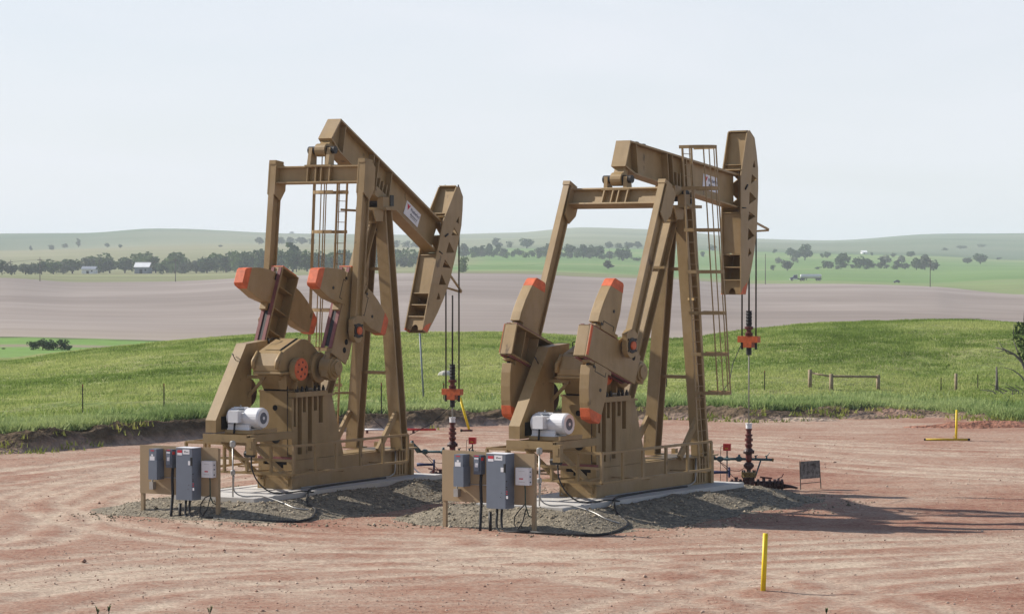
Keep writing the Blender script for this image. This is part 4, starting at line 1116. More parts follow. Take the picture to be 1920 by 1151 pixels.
# ------------------------------------------------------------------ electrical panels
def make_panel(left, width, P, which, dz=0.0):
    t = P.th-pi/2                                       # board runs along the unit's -y axis
    root = thing('control_panel', 'tan plywood control panel with grey electrical boxes in front of the %s pumpjack' % which, 'control panel', left, t, 'control panels')
    # local: x along the board, -y towards the camera side, z up
    sx = width/2.76
    bo = MB().mat(TANB); bo.box(0, width, -.01, .02, .62+dz, 2.0+dz); board = bo.build('backboard', None, root)
    for x in (.0, width-.11): part('leg', root, TANB, lambda q: q.box(x, x+.10, .022, .12, -.15, 1.98+dz))
    def at(fx): return fx*width
    def zz(py): return 2.0+dz-(py-62)/(812-62)*1.38     # pixel rows of the close-up -> height
    def box(name, x1, w_, dep, zt, zb, m, bev=.0):
        q = MB().mat(m); q.box(at(x1)-w_, at(x1), -.01-dep, -.0105, zb, zt); return q.build(name, None, root)
    k = sx
    # meter box: two stacked cabinets
    m1 = box('meter_box', .312, .30*k, .34, zz(285), zz(575), GREY)
    part('upper_box', m1, GREY, lambda q: q.box(at(.300)-.26*k, at(.300), -.33, -.011, zz(284), zz(105)))
    pieces('warning_label', m1, PAPER, lambda q: (q.box(at(.3)-.23*k, at(.3)-.06*k, -.334, -.331, zz(280), zz(218)), q.box(at(.3)-.175*k, at(.3)-.115*k, -.334, -.331, zz(215), zz(185)), q.mat(INKR).box(at(.3)-.20*k, at(.3)-.08*k, -.334, -.331, zz(138), zz(122))))
    c1 = box('conduit_body', .205, .13*k, .14, zz(622), zz(738), STEEL)
    part('conduit_nipple', c1, STEEL, lambda q: q.tube([(at(.18),-.08,zz(575)),(at(.18),-.08,zz(622))], .025, 8))
    # disconnect switch
    m2 = box('disconnect_switch', .470, .22*k, .20, zz(108), zz(388), GREYD)
    part('switch_cover', m2, GREY, lambda q: q.box(at(.47)-.19*k, at(.47)-.05*k, -.235, -.211, zz(340), zz(140)))
    pieces('switch_label', m2, PAPER, lambda q: (q.box(at(.47)-.165*k, at(.47)-.075*k, -.238, -.236, zz(282), zz(225)), q.box(at(.47)-.18*k, at(.47)-.055*k, -.238, -.236, zz(166), zz(146)), q.mat(INKR).box(at(.47)-.19*k, at(.47)-.06*k, -.214, -.211, zz(128), zz(112))))
    part('switch_handle', m2, REDB, lambda q: q.box(at(.47)-.005, at(.47)+.03, -.20, -.12, zz(185), zz(140)))
    # starter cabinet
    m3 = box('starter_cabinet', .785, .58*k, .40, zz(68), zz(862), GREY)
    part('door_edge', m3, GREYD, lambda q: q.box(at(.785)-.025, at(.785)-.005, -.416, -.411, zz(858), zz(76)))
    part('door_handle', m3, INKK, lambda q: q.box(at(.785)-.055, at(.785)-.005, -.45, -.412, zz(330), zz(205)))
    part('cabinet_top', m3, PAPER, lambda q: q.box(at(.785)-.58*k-.003, at(.785)+.003, -.414, -.012, zz(68), zz(60)))
    def labels(q):
        y0, y1 = -.414, -.4115
        X = lambda px_: at(.785)-.58*k+(px_-642)/(912-642)*.58*k
        q.mat(PAPER); q.box(X(664),X(740),y0,y1,zz(178),zz(142)); q.box(X(752),X(862),y0,y1,zz(160),zz(86)); q.box(X(840),X(892),y0,y1,zz(325),zz(260))
        q.box(X(930)-.03,X(955)-.03,y0-.01,y1-.01,zz(708),zz(668))
        q.mat(INKR); q.box(X(664),X(740),y0,y1,zz(140),zz(100))
        q.mat(INKK); q.prism([(X(770),zz(120)),(X(800),zz(108)),(X(792),zz(134))], y0-.002, y0-.0005); q.box(X(800),X(845),y0-.002,y0-.0005,zz(130),zz(122))
        q.mat(INKR)
        for r_ in (600, 635): q.box(X(926)-.02,X(944)-.02,y0-.012,y0-.001,zz(r_+12),zz(r_))
        q.mat(INKK)
        for r_ in (560, 450, 535): q.box(X(926)-.03,X(944)-.03,y0-.012,y0-.001,zz(r_+14),zz(r_))
        for a_, r_ in ((845,625),(835,685)): q.box(X(a_),X(a_)+.02,y0-.004,y0-.001,zz(r_+10),zz(r_))
    pieces('cabinet_label', m3, None, labels)
    # white box
    m4 = box('white_junction_box', .975, .385*k, .17, zz(262), zz(514), WHITE)
    def wl(q):
        X1 = at(.975); y0, y1 = -.183, -.1805
        q.mat(INKR); q.box(X1-.28*k,X1-.16*k,y0,y1,zz(430),zz(412))
        q.mat(STEEL); q.box(X1-.30*k,X1-.12*k,y0,y1,zz(312),zz(308)); q.box(X1-.31*k,X1-.11*k,y0,y1,zz(470),zz(464))
        q.mat(GREYD)
        for r_ in (312, 380, 460): q.box(X1+.001,X1+.02,-.13,-.09,zz(r_+18),zz(r_))
    part('box_marking', m4, None, wl, stuff=True)
    part('conduit_run', root, STEEL, lambda q: q.tube([(at(.31),-.10,zz(545)),(at(.57),-.10,zz(545))], .014, 6))
    # flexible cables from the boxes to the ground
    X = lambda px_: (px_-0)/1300*width
    part('cable', root, CABLE, lambda q: q.tube([(X(590),-.12,zz(390)),(X(588),-.14,zz(540)),(X(610),-.18,zz(800)),(X(640),-.34,.15),(X(655),-.40,-.03)], .042, 8))
    part('cable', root, CABLE, lambda q: q.tube([(X(745),-.22,zz(925)),(X(770),-.30,-.03)], .045, 8))
    part('cable', root, CABLE, lambda q: q.tube([(X(840),-.20,zz(862)),(X(835),-.22,.32),(X(860),-.30,.10),(X(930),-.36,-.0),(X(1120),-.34,.03),(X(1290),-.30,.05)], .034, 8))
    part('cable', root, CABLE, lambda q: q.tube([(X(905),-.20,zz(862)),(X(900),-.22,.36),(X(925),-.28,.12),(X(990),-.32,.03),(X(1150),-.28,.04),(X(1300),-.26,.06)], .034, 8))
    part('ground_wire', root, GREENCAB, lambda q: q.tube([(X(1190),-.09,zz(514)),(X(1195),-.09,zz(580)),(X(1200),-.10,zz(800)),(X(1230),-.05,.45),(X(1275),.16,.35)], .018, 6))
    part('ground_wire', root, CABLE, lambda q: q.tube([(X(1196),-.10,zz(790)),(X(1130),-.14,.60),(X(1080),-.20,.42),(X(1090),-.26,.22),(X(1150),-.30,.10),(X(1215),-.28,.30),(X(1205),-.10,.62)], .016, 6))
    return root
def on_mound(P, p, lift=0.0):
    q = P.inv(p); return float(max(0, mound_z(np.array([q.x]), np.array([q.y]), 200)[0]))+lift
make_panel((-10.62, 77.62, 0.0), 2.74, P1, 'left')
make_panel((-1.90, 74.05, 0.0), 3.0, P2, 'right', 0.10)

# riser pipes and supply cables lying over the gravel to each unit
def cable_run(name, label, pts, r, m, group=None):
    b = MB().mat(m)
    # smooth the run
    P_ = [Vector(p) for p in pts]; out = []
    for i in range(len(P_)-1):
        p0 = P_[max(i-1,0)]; p1 = P_[i]; p2 = P_[i+1]; p3 = P_[min(i+2,len(P_)-1)]
        for t in (0,.25,.5,.75):
            out.append(.5*((2*p1)+(p2-p0)*t+(2*p0-5*p1+4*p2-p3)*t*t+(3*p1-p0-3*p2+p3)*t**3))
    out.append(P_[-1]); b.tube(out, r, 7)
    return tag(b.build(name), label, 'cable', group)
for P, seed, which, pl, wd in ((P1,200,'left',(-10.62,77.62,0),2.74), (P2,230,'right',(-1.90,74.05,0),3.0)):
    t = P.th-pi/2; pe = Vector(pl)+Vector((cos(t),sin(t),0))*wd
    def G(x, y, lift=.03): return P.w(x, y, -.5+float(mound_z(np.array([x]), np.array([y]), seed)[0])+lift)
    q0 = P.inv(pe)
    cable_run('supply_cable', 'black supply cable lying on the gravel from the panel to the %s pumpjack base' % which,
              [pe+Vector((-.1,-.3,.05)), G(q0.x+.2,-3.6), G(-2.6,-3.2), G(-1.8,-2.4), G(-.9,-1.75), P.w(.3,-1.1,.03), P.w(2.2,-.85,.03), P.w(4.8,-.82,.03)], .035, CABLE, 'supply cables')
    cable_run('motor_cable', 'thin black motor cable hanging from the platform to the slab of the %s pumpjack' % which,
              [P.w(-2.35,-.80,1.12), P.w(-2.45,-.9,.75), P.w(-2.3,-1.05,.35), P.w(-1.9,-1.2,.08), P.w(-1.3,-1.3,.03), P.w(-.6,-1.36,.03), P.w(-.2,-1.5,-.02)], .022, CABLE, 'motor cables')
    cable_run('grey_flex_conduit', 'pale flexible conduit looping from the riser down the gravel by the %s panel' % which,
              [P.w(-2.95,-.62,.62), P.w(-2.95,-.62,.2), P.w(-2.85,-.85,.03), P.w(-2.6,-1.35,.03), G(-2.7,-2.1), G(-2.9,-2.7), G(-2.75,-3.05)], .02, STEEL, 'flexible conduits')
    r_ = thing('conduit_riser', 'thin steel conduit riser with round fittings standing beside the %s control panel' % which, 'conduit', P.w(-2.95,-.58,0), P.th, 'conduit risers')
    part('pipe', r_, STEEL, lambda q: q.tube([(0,0,0),(0,0,1.42)], .022, 8))
    part('upper_fitting', r_, STEEL, lambda q: q.lathe([(0,.05),(.03,.085),(.16,.085),(.19,.05)], (0,.0,1.42), (0,0,9), 12))
    part('lower_fitting', r_, STEEL, lambda q: q.lathe([(0,.04),(.03,.07),(.13,.07),(.16,.04)], (0,.0,.62), (0,0,9), 12))

# ------------------------------------------------------------------ wellheads
def make_well(loc, which, seed):
    root = thing('wellhead', 'oily dark red wellhead with stacked valves below the %s horse head' % which, 'wellhead', loc, 0.0, 'wellheads')
    z0 = 0.0
    part('casing_head', root, WELLD, lambda q: q.lathe([(0,.22),(.12,.22),(.12,.17),(.20,.17),(.22,.24),(.30,.24),(.30,.19),(.42,.19)], (0,0,z0-.02), (0,0,9), 16))
    part('tubing_flange', root, RUSTY, lambda q: q.lathe([(0,.24),(.06,.24),(.06,.21),(.09,.21),(.09,.24),(.15,.24)], (0,0,.42), (0,0,9), 18))
    part('flange_bolt', root, GREASE, lambda q: [q.tube([(.20*cos(a),.20*sin(a),.38),(.20*cos(a),.20*sin(a),.63)], .022, 6) for a in [k*pi/4 for k in range(8)]], stuff=True)
    part('lower_valve', root, WELLD, lambda q: (q.lathe([(0,.06),(.08,.07),(.12,.13),(.20,.15),(.28,.13),(.32,.07),(.38,.07)], (0,0,.57), (0,0,9), 14), q.tube([(-.16,0,.77),(.16,0,.77)], .05, 10)))
    part('flow_tee', root, WELL, lambda q: q.lathe([(0,.08),(.05,.10),(.22,.10),(.26,.07)], (0,0,.90), (0,0,9), 14))
    part('upper_valve', root, WELLD, lambda q: (q.lathe([(0,.07),(.05,.12),(.12,.155),(.2,.12),(.24,.07)], (0,0,1.10), (0,0,9), 14), q.tube([(-.17,0,1.21),(.17,0,1.21)], .055, 10)))
    part('preventer', root, WELL, lambda q: q.lathe([(0,.07),(.06,.09),(.10,.12),(.16,.12),(.17,.085),(.24,.085),(.25,.13),(.33,.13),(.34,.09),(.40,.09),(.41,.12),(.46,.12),(.47,.075),(.58,.075),(.59,.10),(.64,.10),(.65,.06),(.72,.06)], (0,0,1.30), (0,0,9), 14))
    part('stuffing_box', root, PAPER, lambda q: q.lathe([(0,.07),(.02,.095),(.14,.095),(.16,.11),(.18,.11)], (0,0,1.93), (0,0,9), 14))
    def flow(q):
        q.tube([(-1.15,.1,.98),(0,0,.98),(.74,-.05,.96)], .042, 8)
        for x in (-.9,-.30): q.lathe([(0,.05),(.05,.085),(.14,.085),(.19,.05)], (x-.1,.05,.98), (x+1,.05,.98), 10)
        q.tube([(-.30,.05,1.02),(-.30,.05,1.12)], .04, 8); q.tube([(-1.10,.1,.98),(-1.32,.12,1.24),(-1.34,.12,1.34)], [.09,.06,.05], 8)
        for x in (.22,.56): q.tube([(x,-.03,.98),(x,-.03,1.08)], .028, 6); q.tube([(x-.05,-.03,1.08),(x+.06,-.03,1.10)], .014, 5)
        q.tube([(.57,-.03,1.08),(.66,-.05,1.18)], .012, 5)
        q.tube([(.38,-.02,.95),(.22,-.05,.48),(.2,-.05,.42)], .026, 6)
    part('flow_line', root, TEAL, flow)
    part('pipe_cap', root, RUSTY, lambda q: q.lathe([(0,.055),(.05,.055)], (.73,-.05,.96), (2,-.05,.96), 8))
    def side(q):
        q.tube([(-.9,.05,.42),(-.5,.05,.42)] , .05, 8) if False else None
        q.tube([(-1.18,.15,.55),(-.92,.15,.55),(-.62,.15,.55)], [.06,.045,.04], 8)
        q.lathe([(0,.16),(.02,.17),(.05,.17),(.06,.16)], (-.64,.15,.55), (2,.15,.55), 16)
    part('hand_valve', root, NAVY, side)
    # ground level outlets with handled valves
    def outlet(x0, x1, h):
        def f(q):
            q.tube([(x0,0,.16),(x1,0,.16)], .13, 10)
            n_ = 3
            for k in range(n_):
                xx = x0+(x1-x0)*(k+.5)/n_; q.lathe([(0,.18),(.07,.18)], (xx-.03,0,.17), (xx+1,0,.17), 12)
            q.tube([(x0+(x1-x0)*.5,0,.15),(x0+(x1-x0)*.5,0,h)], .05, 8)
        return f
    o1 = part('outlet_valve', root, WELLD, outlet(-.2,-.60,.38)); part('valve_lever', o1, WELL, lambda q: q.bar((-.46,0,.39),(-.34,0,.39),.05,.04))
    o2 = part('outlet_valve', root, WELLD, outlet(.20,.75,.40)); part('valve_lever', o2, WELL, lambda q: q.bar((.36,0,.41),(.74,0,.37),.06,.05))
    o3 = part('outlet_valve', root, WELLD, outlet(.76,1.10,.36)); part('valve_lever', o3, WELL, lambda q: q.tube([(.92,0,.36),(1.05,0,.42),(1.10,0,.52)], .02, 6))
    part('bull_plug', root, WELLD, lambda q: q.tube([(1.10,0,.12),(1.32,0,.11),(1.55,0,.06)], [.08,.05,.03], 8))
    part('instrument_line', root, GREASE, lambda q: q.tube([(-.95,.08,.92),(-.75,.05,.78),(-.55,.02,.62),(-.30,0,.60),(-.14,0,.70)], .010, 5))
    part('instrument_line', root, GREASE, lambda q: q.tube([(-.95,.08,.92),(-.72,.0,.68),(-.5,.0,.42),(-.25,0,.30)], .010, 5))
    return root
w1 = P1.w(10.18, 0, -.5); w2 = P2.w(10.18, 0, -.5)
make_well(w1, 'left', 1); make_well(w2, 'right', 2)
def red_box(loc, which):
    r_ = thing('signal_box', 'red instrument box on a thin stem beside the %s wellhead' % which, 'instrument box', loc, radians(-18), 'red instrument boxes')
    part('case', r_, REDB, lambda q: (q.box(-.115,.115,-.07,.07,1.24,1.46),))
    part('label', r_, YELP, lambda q: q.box(-.05,.05,-.074,-.071,1.30,1.325))
    part('stem', r_, GREASE, lambda q: (q.tube([(0,0,1.24),(0,0,1.05)], .022, 6),))
    part('stand_pipe', r_, TEAL, lambda q: (q.lathe([(0,.10),(.04,.10),(.10,.04),(.13,.04)], (0,0,.93), (0,0,9), 10), q.tube([(0,0,-.1),(0,0,.95)], .02, 6)))
    part('wire', r_, GREASE, lambda q: q.tube([(-.115,0,1.40),(-.20,0,1.36),(-.215,0,1.1),(-.215,0,-.1)], .009, 5))
red_box((w2.x-.68, w2.y+.10, 0), 'right'); red_box((w1.x+.66, w1.y-.05, 0), 'left')

# ------------------------------------------------------------------ sign, marker posts, pipes
def make_sign():
    a = Vector(ground(1502, 918)); c = Vector(ground(1540, 915)); t = atan2(c.y-a.y, c.x-a.x); L_ = (c-a).length
    r_ = thing('warning_sign', 'small rusty weathered sign on thin metal legs right of the wellhead', 'sign', a, t)
    part('sign_board', r_, SIGNB, lambda q: q.box(-.03,L_-.09,-.012,.0,.34,.90))
    for x, dx in ((0,-.05),(L_,-.09)): part('leg', r_, TPOST, lambda q: q.bar((x,.012,-.05),(x+dx,.012,.90),.022,.022))
    pieces('cross_bar', r_, TPOST, lambda q: q.bar((0,.012,.19),(L_-.02,.012,.21),.02,.02))
make_sign()
def marker(loc, h, lean, w_, label, group='yellow marker posts'):
    r_ = thing('marker_post', label, 'marker post', loc, 0, group)
    def f(q):
        q.tube([(0,0,-.1),(lean,0,h)], w_, 12)
    part('sleeve', r_, YEL, f)
    part('fold_line', r_, YELP, lambda q: q.tube([(-w_*.35,-w_*.95,-.05),(lean-w_*.35,-w_*.95,h-.01)], .006, 4))
    return r_
marker(Vector(ground(1430.5, 1107)), 1.26, .055, .057, 'tall yellow plastic marker post standing alone in the foreground dirt')
m2 = Vector(ground(1792.5, 825))
marker(m2, 1.23, .03, .048, 'straight yellow marker post rising from a yellow pipe at far right')
m3 = Vector(ground(881, 806))
marker(m3, 1.40, -.42, .055, 'leaning yellow marker post behind the left wellhead')
tp = thing('yellow_pipe', 'yellow steel pipe lying on the dirt at the foot of a marker post', 'pipe', (m2.x-.3, m2.y-.35, 0), 0.02)
part('pipe', tp, YELP, lambda q: q.tube([(-1.0,0,.05),(.72,0,.05)], .045, 10))
part('end_cap', tp, GREASE, lambda q: (q.lathe([(0,.05),(.05,.05)], (-1.05,0,.05), (0,0,.05), 10), q.lathe([(0,.05),(.09,.05)], (.72,0,.05), (2,0,.05), 10)))
part('lifting_ring', tp, YELP, lambda q: q.tube([(.18,0,.09),(.14,0,.17),(.20,0,.24),(.26,0,.17),(.22,0,.09)], .014, 6))
rp_ = thing('red_pipe', 'red and white painted pipe laid on low stands behind the left pumpjack', 'pipe', Vector(ground(684, 812)), radians(3))
part('white_section', rp_, WHITE, lambda q: q.tube([(0,0,.15),(1.25,0,.15)], .045, 10))
part('red_section', rp_, REDB, lambda q: q.tube([(1.25,0,.15),(3.0,0,.15)], .045, 10))
pieces('stand', rp_, WELL, lambda q: (q.box(.05,.15,-.05,.05,-.05,.11), q.box(2.0,2.1,-.05,.05,-.05,.11), q.box(1.18,1.32,-.08,.08,-.05,.32)))
pp_ = thing('purple_pipe', 'short dark red pipe lying at the foot of the leaning yellow post', 'pipe', Vector(ground(864, 809)), radians(6))
part('pipe', pp_, WELL, lambda q: q.tube([(0,0,.05),(.5,0,.05)], .045, 10))
part('coupling', pp_, GREASE, lambda q: q.lathe([(0,.06),(.08,.06)], (-.02,0,.05), (1,0,.05), 10))
db = thing('flow_pipe', 'dark red valve and pipe pieces on the ground by the left pumpjack slab', 'pipe', Vector(ground(806, 893)), radians(-4))
part('pipe', db, WELLD, lambda q: q.tube([(0,0,.16),(.25,0,.10),(.75,0,.08)], .045, 8))
part('valve', db, WELL, lambda q: (q.tube([(.1,0,.0),(.12,0,.26)], .06, 8), q.bar((-.05,0,.27),(.35,0,.21),.05,.04), q.lathe([(0,.08),(.1,.08)], (.35,0,.09), (2,0,.09), 10)))
wp_ = thing('white_pipe_elbow', 'white pipe stub leaning at the far end of the left slab', 'pipe', Vector(ground(787, 889, .2)), 0)
part('pipe', wp_, WHITE, lambda q: q.tube([(-.22,0,.22),(-.05,0,.06),(.05,0,.03)], .03, 8))
part('cap', wp_, WHITE, lambda q: q.lathe([(0,.05),(.06,.05)], (-.25,0,.20), (-.20,0,.30), 8))

# ------------------------------------------------------------------ fences, posts
def tpost(px, ytop, ybot, label, d=None, tip=True):
    p = land_hit(px, ybot, 118, 190) if d is None else Vector(atd(px, ybot, d))
    h = (ybot-ytop)/F*p.y
    r_ = thing('fence_post', label, 'fence post', p, random.uniform(-.2, .2), 'steel fence posts along the meadow')
    part('shaft', r_, TPOST, lambda q: (q.box(-.025,.025,-.006,.006,-.3,h*.9), q.box(-.006,.006,-.03,-.006,-.3,h*.9)))
    part('tip', r_, TPTOP if tip else TPOST, lambda q: (q.box(-.025,.025,-.006,.006,h*.9,h), q.box(-.006,.006,-.03,-.006,h*.9,h)))
tpost(154.5, 737, 795, 'thin steel fence post at the far left edge of the meadow')
tpost(307, 732, 789, 'thin steel fence post just left of the left pumpjack')
tpost(715, 719, 779, 'thin steel fence post seen between the samson legs of the left pumpjack')
tpost(832, 718, 756, 'thin steel fence post just left of the left carrier bar')
tpost(940, 713, 752, 'thin steel fence post seen beside the far crank of the right pumpjack')
tpost(1250, 703, 728, 'thin steel fence post seen between the samson legs of the right pumpjack')
tpost(1434, 695, 734, 'thin steel fence post right of the right polished rod')
tpost(1765, 708, 733, 'short steel fence post left of the brown wooden post at right', tip=False)
tpost(1834, 702, 734, 'dark steel fence post right of the brown wooden post', tip=False)
def wood_post(r_, p, h, rad=.085):
    part('post', r_, WOOD, lambda q: q.tube([p+Vector((0,0,-.3)), p+Vector((0,0,h))], rad, 9))
a = land_hit(1519, 728, 120, 180); b_ = land_hit(1559, 731, 120, 180); c = land_hit(1647, 729, 120, 180)
fb = thing('wooden_fence_brace', 'wooden fence corner brace of three round posts and two rails in the weeds', 'fence', a)
hs = []
for p, yt_, yb_ in ((a,693,728),(b_,701,731),(c,703,729)):
    h = (yb_-yt_)/F*p.y; hs.append(h); wood_post(fb, p-a, h, .105)
part('rail', fb, WOOD, lambda q: q.tube([Vector((0,0,hs[0]-.16)), b_-a+Vector((0,0,hs[1]-.14))], .05, 8))
part('rail', fb, WOOD, lambda q: q.tube([b_-a+Vector((0,0,hs[1]-.12)), c-a+Vector((0,0,hs[2]-.10))], .06, 8))
p = land_hit(1793, 733, 120, 180)
wp2 = thing('wooden_fence_post', 'single brown wooden post in the grass at right', 'fence post', p)
part('post', wp2, WOOD, lambda q: q.tube([(0,0,-.3),(0,0,(733-700)/F*p.y)], .08, 9))
p = land_hit(1869, 735, 120, 180)
wp3 = thing('dead_stump', 'thin dark dead trunk standing left of the right edge bush', 'dead tree', p)
part('trunk', wp3, DEADW, lambda q: (q.tube([(0,0,-.2),(.02,0,.5),(.0,0,1.3)], [.12,.07,.04], 7)))
p = land_hit(795, 748, 120, 185); hp = (748-625)/F*p.y
gp = thing('leaning_pole', 'tall thin grey pole leaning slightly on the meadow below the left horse head', 'pole', p)
part('pole', gp, POLE, lambda q: q.tube([(0,0,-.3),(-8/F*p.y,0,hp)], .045, 8))
part('pole_top', gp, POLE, lambda q: q.bar((-8/F*p.y-.12,0,hp-.05),(-8/F*p.y+.12,0,hp-.05),.03,.03))
# pale boulder on the slope
p = land_hit(836, 705, 120, 185)
rk = MB().mat(ROCKW); rk.lathe([(0,.30),(.10,.36),(.24,.30),(.33,.16),(.36,.02)], (0,0,-.05), (0,0,1), 9)
rko = tag(rk.build('boulder'), 'pale boulder lying in the grass left of the left carrier bar', 'boulder'); rko.location = p; rko.scale = (1.3, .8, 1)

# ------------------------------------------------------------------ trees
LEAFM = attr_mat('tree_leaves', 0.75, trans=0.22)
def crown_mesh(name, seed, nleaf, lobes, cA, cB, size):
    r = np.random.default_rng(seed); out = []; tint = []
    L_ = np.array(lobes)                                   # x,y,z,r  (unit tree: 1 m high)
    vol = L_[:, 3]**3; pk = vol/vol.sum()
    k = r.choice(len(L_), nleaf, p=pk)
    v = r.normal(0, 1, (nleaf, 3)); v /= np.linalg.norm(v, axis=1)[:, None]
    rad = r.uniform(.35, 1.0, nleaf)**.5
    c = L_[k, :3]+v*(L_[k, 3]*rad)[:, None]*np.array([1.0, 1.0, .82])
    n1 = r.normal(0, 1, (nleaf, 3)); n1 /= np.linalg.norm(n1, axis=1)[:, None]
    n2 = np.cross(n1, r.normal(0, 1, (nleaf, 3))); n2 /= np.linalg.norm(n2, axis=1)[:, None]
    s = size*r.uniform(.6, 1.4, nleaf)[:, None]
    V = np.stack([c-n1*s-n2*s*.5, c+n1*s-n2*s*.4, c+n1*s*.6+n2*s, c-n1*s*.7+n2*s*.7], 1)
    lob_t = r.uniform(0, 1, len(L_))
    t_ = np.clip(.5*lob_t[k]+r.uniform(0, .5, nleaf), 0, 1)
    col = np.repeat(lerp3(cA, cB, t_)[:, None, :], 4, 1)
    return V.reshape(-1, 3), np.arange(nleaf*4).reshape(-1, 4), col.reshape(-1, 3)
def proto(seed, kind):
    r = random.Random(seed); lobes = []
    if kind == 'round':
        for _ in range(9): a = r.uniform(0, 2*pi); q = r.uniform(0, .26); lobes.append((q*cos(a), q*sin(a), r.uniform(.20, .82), r.uniform(.15, .25)))
        lobes.append((0, 0, .48, .36))
    elif kind == 'tall':
        for k in range(9): a = r.uniform(0, 2*pi); lobes.append((.10*cos(a), .10*sin(a), .28+.075*k, r.uniform(.12, .19)*(1.1-.06*k)))
    elif kind == 'wide':
        for _ in range(13): a = r.uniform(0, 2*pi); q = r.uniform(0.05, .55); lobes.append((q*cos(a), q*sin(a)*.7, r.uniform(.18, .80), r.uniform(.19, .29)))
    else:                                                   # bush: foliage to the ground
        for _ in range(10): a = r.uniform(0, 2*pi); q = r.uniform(0, .5); lobes.append((q*cos(a), q*sin(a), r.uniform(.15, .74), r.uniform(.22, .34)))
    return lobes
PAL = {'dark': ((0.038, 0.068, 0.032), (0.090, 0.138, 0.060)), 'mid': ((0.055, 0.10, 0.03), (0.13, 0.19, 0.06)), 'pale': ((0.12, 0.14, 0.09), (0.25, 0.26, 0.18)), 'grey': ((0.065, 0.085, 0.055), (0.13, 0.15, 0.10))}
PROTO = {}
def get_proto(kind, tone, var):
    key = (kind, tone, var)
    if key not in PROTO:
        lobes = proto(hash((kind, var)) % 1000 if False else {'round': 10, 'tall': 40, 'wide': 70, 'bush': 90}[kind]+var, kind)
        V, Fc, c = crown_mesh('crown', var+5, 520, lobes, *PAL[tone], .055)
        o = np_mesh('crown', V, Fc, LEAFM, c); me = o.data; bpy.data.objects.remove(o)
        tb = MB().mat(BARK); rr = random.Random(var)
        tb.tube([(0,0,-.06),(.01,0,.2),(rr.uniform(-.03,.03),0,.5),(rr.uniform(-.04,.04),.02,.72)], [.035,.028,.02,.008], 6)
        for _ in range(4):
            a = rr.uniform(0, 2*pi); z_ = rr.uniform(.22,.45); tb.tube([(0,0,z_),(.12*cos(a),.12*sin(a),z_+.12),(.22*cos(a),.22*sin(a),z_+.26)], [.015,.010,.004], 5)
        PROTO[key] = (me, tb.mesh('trunk'))
    return PROTO[key]
def tree(px, ybase, ytop, wpx, kind, tone, var, label, group, drange=(1120, 5000), loc=None, rz=None):
    p = land_hit(px, ybase, *drange) if loc is None else loc
    h = (ybase-ytop)/F*p.y; w_ = wpx/F*p.y
    cm, tm = get_proto(kind, tone, var)
    r_ = thing('bush' if kind == 'bush' else 'tree', label, 'bush' if kind == 'bush' else 'tree', p, random.uniform(0, 6.28) if rz is None else rz, group)
    natural = {'round': .78, 'tall': .46, 'wide': 1.35, 'bush': 1.35}[kind]
    sx_ = w_/natural*(1.22 if kind != 'bush' else 1.1); r_.scale = (sx_, sx_, h*1.12)
    for nm, me in (('crown', cm), ('trunk', tm)):
        o = bpy.data.objects.new(nm, me); COL.objects.link(o); o.parent = r_
    return r_
ORD = ['first','second','third','fourth','fifth','sixth','seventh','eighth','ninth','tenth','eleventh','twelfth','thirteenth','fourteenth','fifteenth','sixteenth','seventeenth','eighteenth','nineteenth','twentieth','twenty-first','twenty-second','twenty-third','twenty-fourth','twenty-fifth','twenty-sixth','twenty-seventh','twenty-eighth','twenty-ninth','thirtieth','thirty-first','thirty-second','thirty-third','thirty-fourth','thirty-fifth','thirty-sixth','thirty-seventh','thirty-eighth','thirty-ninth','fortieth']
def row(items, where, group, dr=(1120, 5000)):
    items = sorted(items)
    for i, (px, yb, yt, w_, kind, tone) in enumerate(items):
        noun = 'bush' if kind == 'bush' else 'tree'
        adj = {'round': 'round', 'tall': 'slender', 'wide': 'broad', 'bush': 'low'}[kind]
        tn = {'dark': 'dark green', 'mid': 'green', 'pale': 'pale blossoming', 'grey': 'grey green'}[tone]
        tree(px, yb, yt, w_, kind, tone, i % 4, '%s %s %s, %s from the left %s' % (adj, tn, noun, ORD[i], where), group, dr)
belt = [(4,515,490,26,'wide','dark'),(22,515,494,18,'round','grey'),(48,514,492,22,'round','grey'),(66,514,491,22,'wide','grey'),(78,514,490,18,'round','dark'),(100,513,487,24,'round','mid'),(118,513,492,20,'wide','grey'),(136,512,486,28,'round','dark'),(160,512,484,26,'wide','grey'),(186,511,476,36,'round','mid'),(206,511,484,24,'round','dark'),(234,511,483,28,'round','dark'),(256,511,477,34,'wide','mid'),(276,511,474,34,'round','mid'),(292,511,490,26,'round','dark'),(312,511,486,26,'wide','dark'),(328,511,474,36,'round','mid'),(348,511,484,28,'wide','dark'),(368,511,485,24,'round','grey'),(388,511,481,26,'round','dark'),(406,510,477,28,'wide','mid'),(424,510,474,28,'round','dark'),(444,510,472,30,'wide','mid'),(464,510,472,28,'round','dark'),(484,510,470,30,'wide','dark'),(504,509,472,28,'round','mid'),(524,509,468,30,'wide','dark'),(549,509,459,20,'tall','dark'),(556,509,472,30,'wide','dark'),(576,508,470,28,'round','mid'),(598,507,472,28,'wide','dark'),(622,506,474,26,'round','mid'),(646,504,470,30,'wide','dark'),(670,503,468,30,'round','dark'),(700,501,457,30,'round','mid'),(722,500,466,28,'wide','dark'),(744,498,468,26,'round','dark'),(762,498,466,30,'wide','mid'),(784,497,470,26,'round','dark')]
belt = [(a_, b_+1, c_2, int(w_*1.25), k_, t_) for a_, b_, c_2, w_, k_, t_ in belt]
row(belt, 'in the long shelter belt', 'trees of the shelter belt beyond the ploughed field', (1320, 2400))
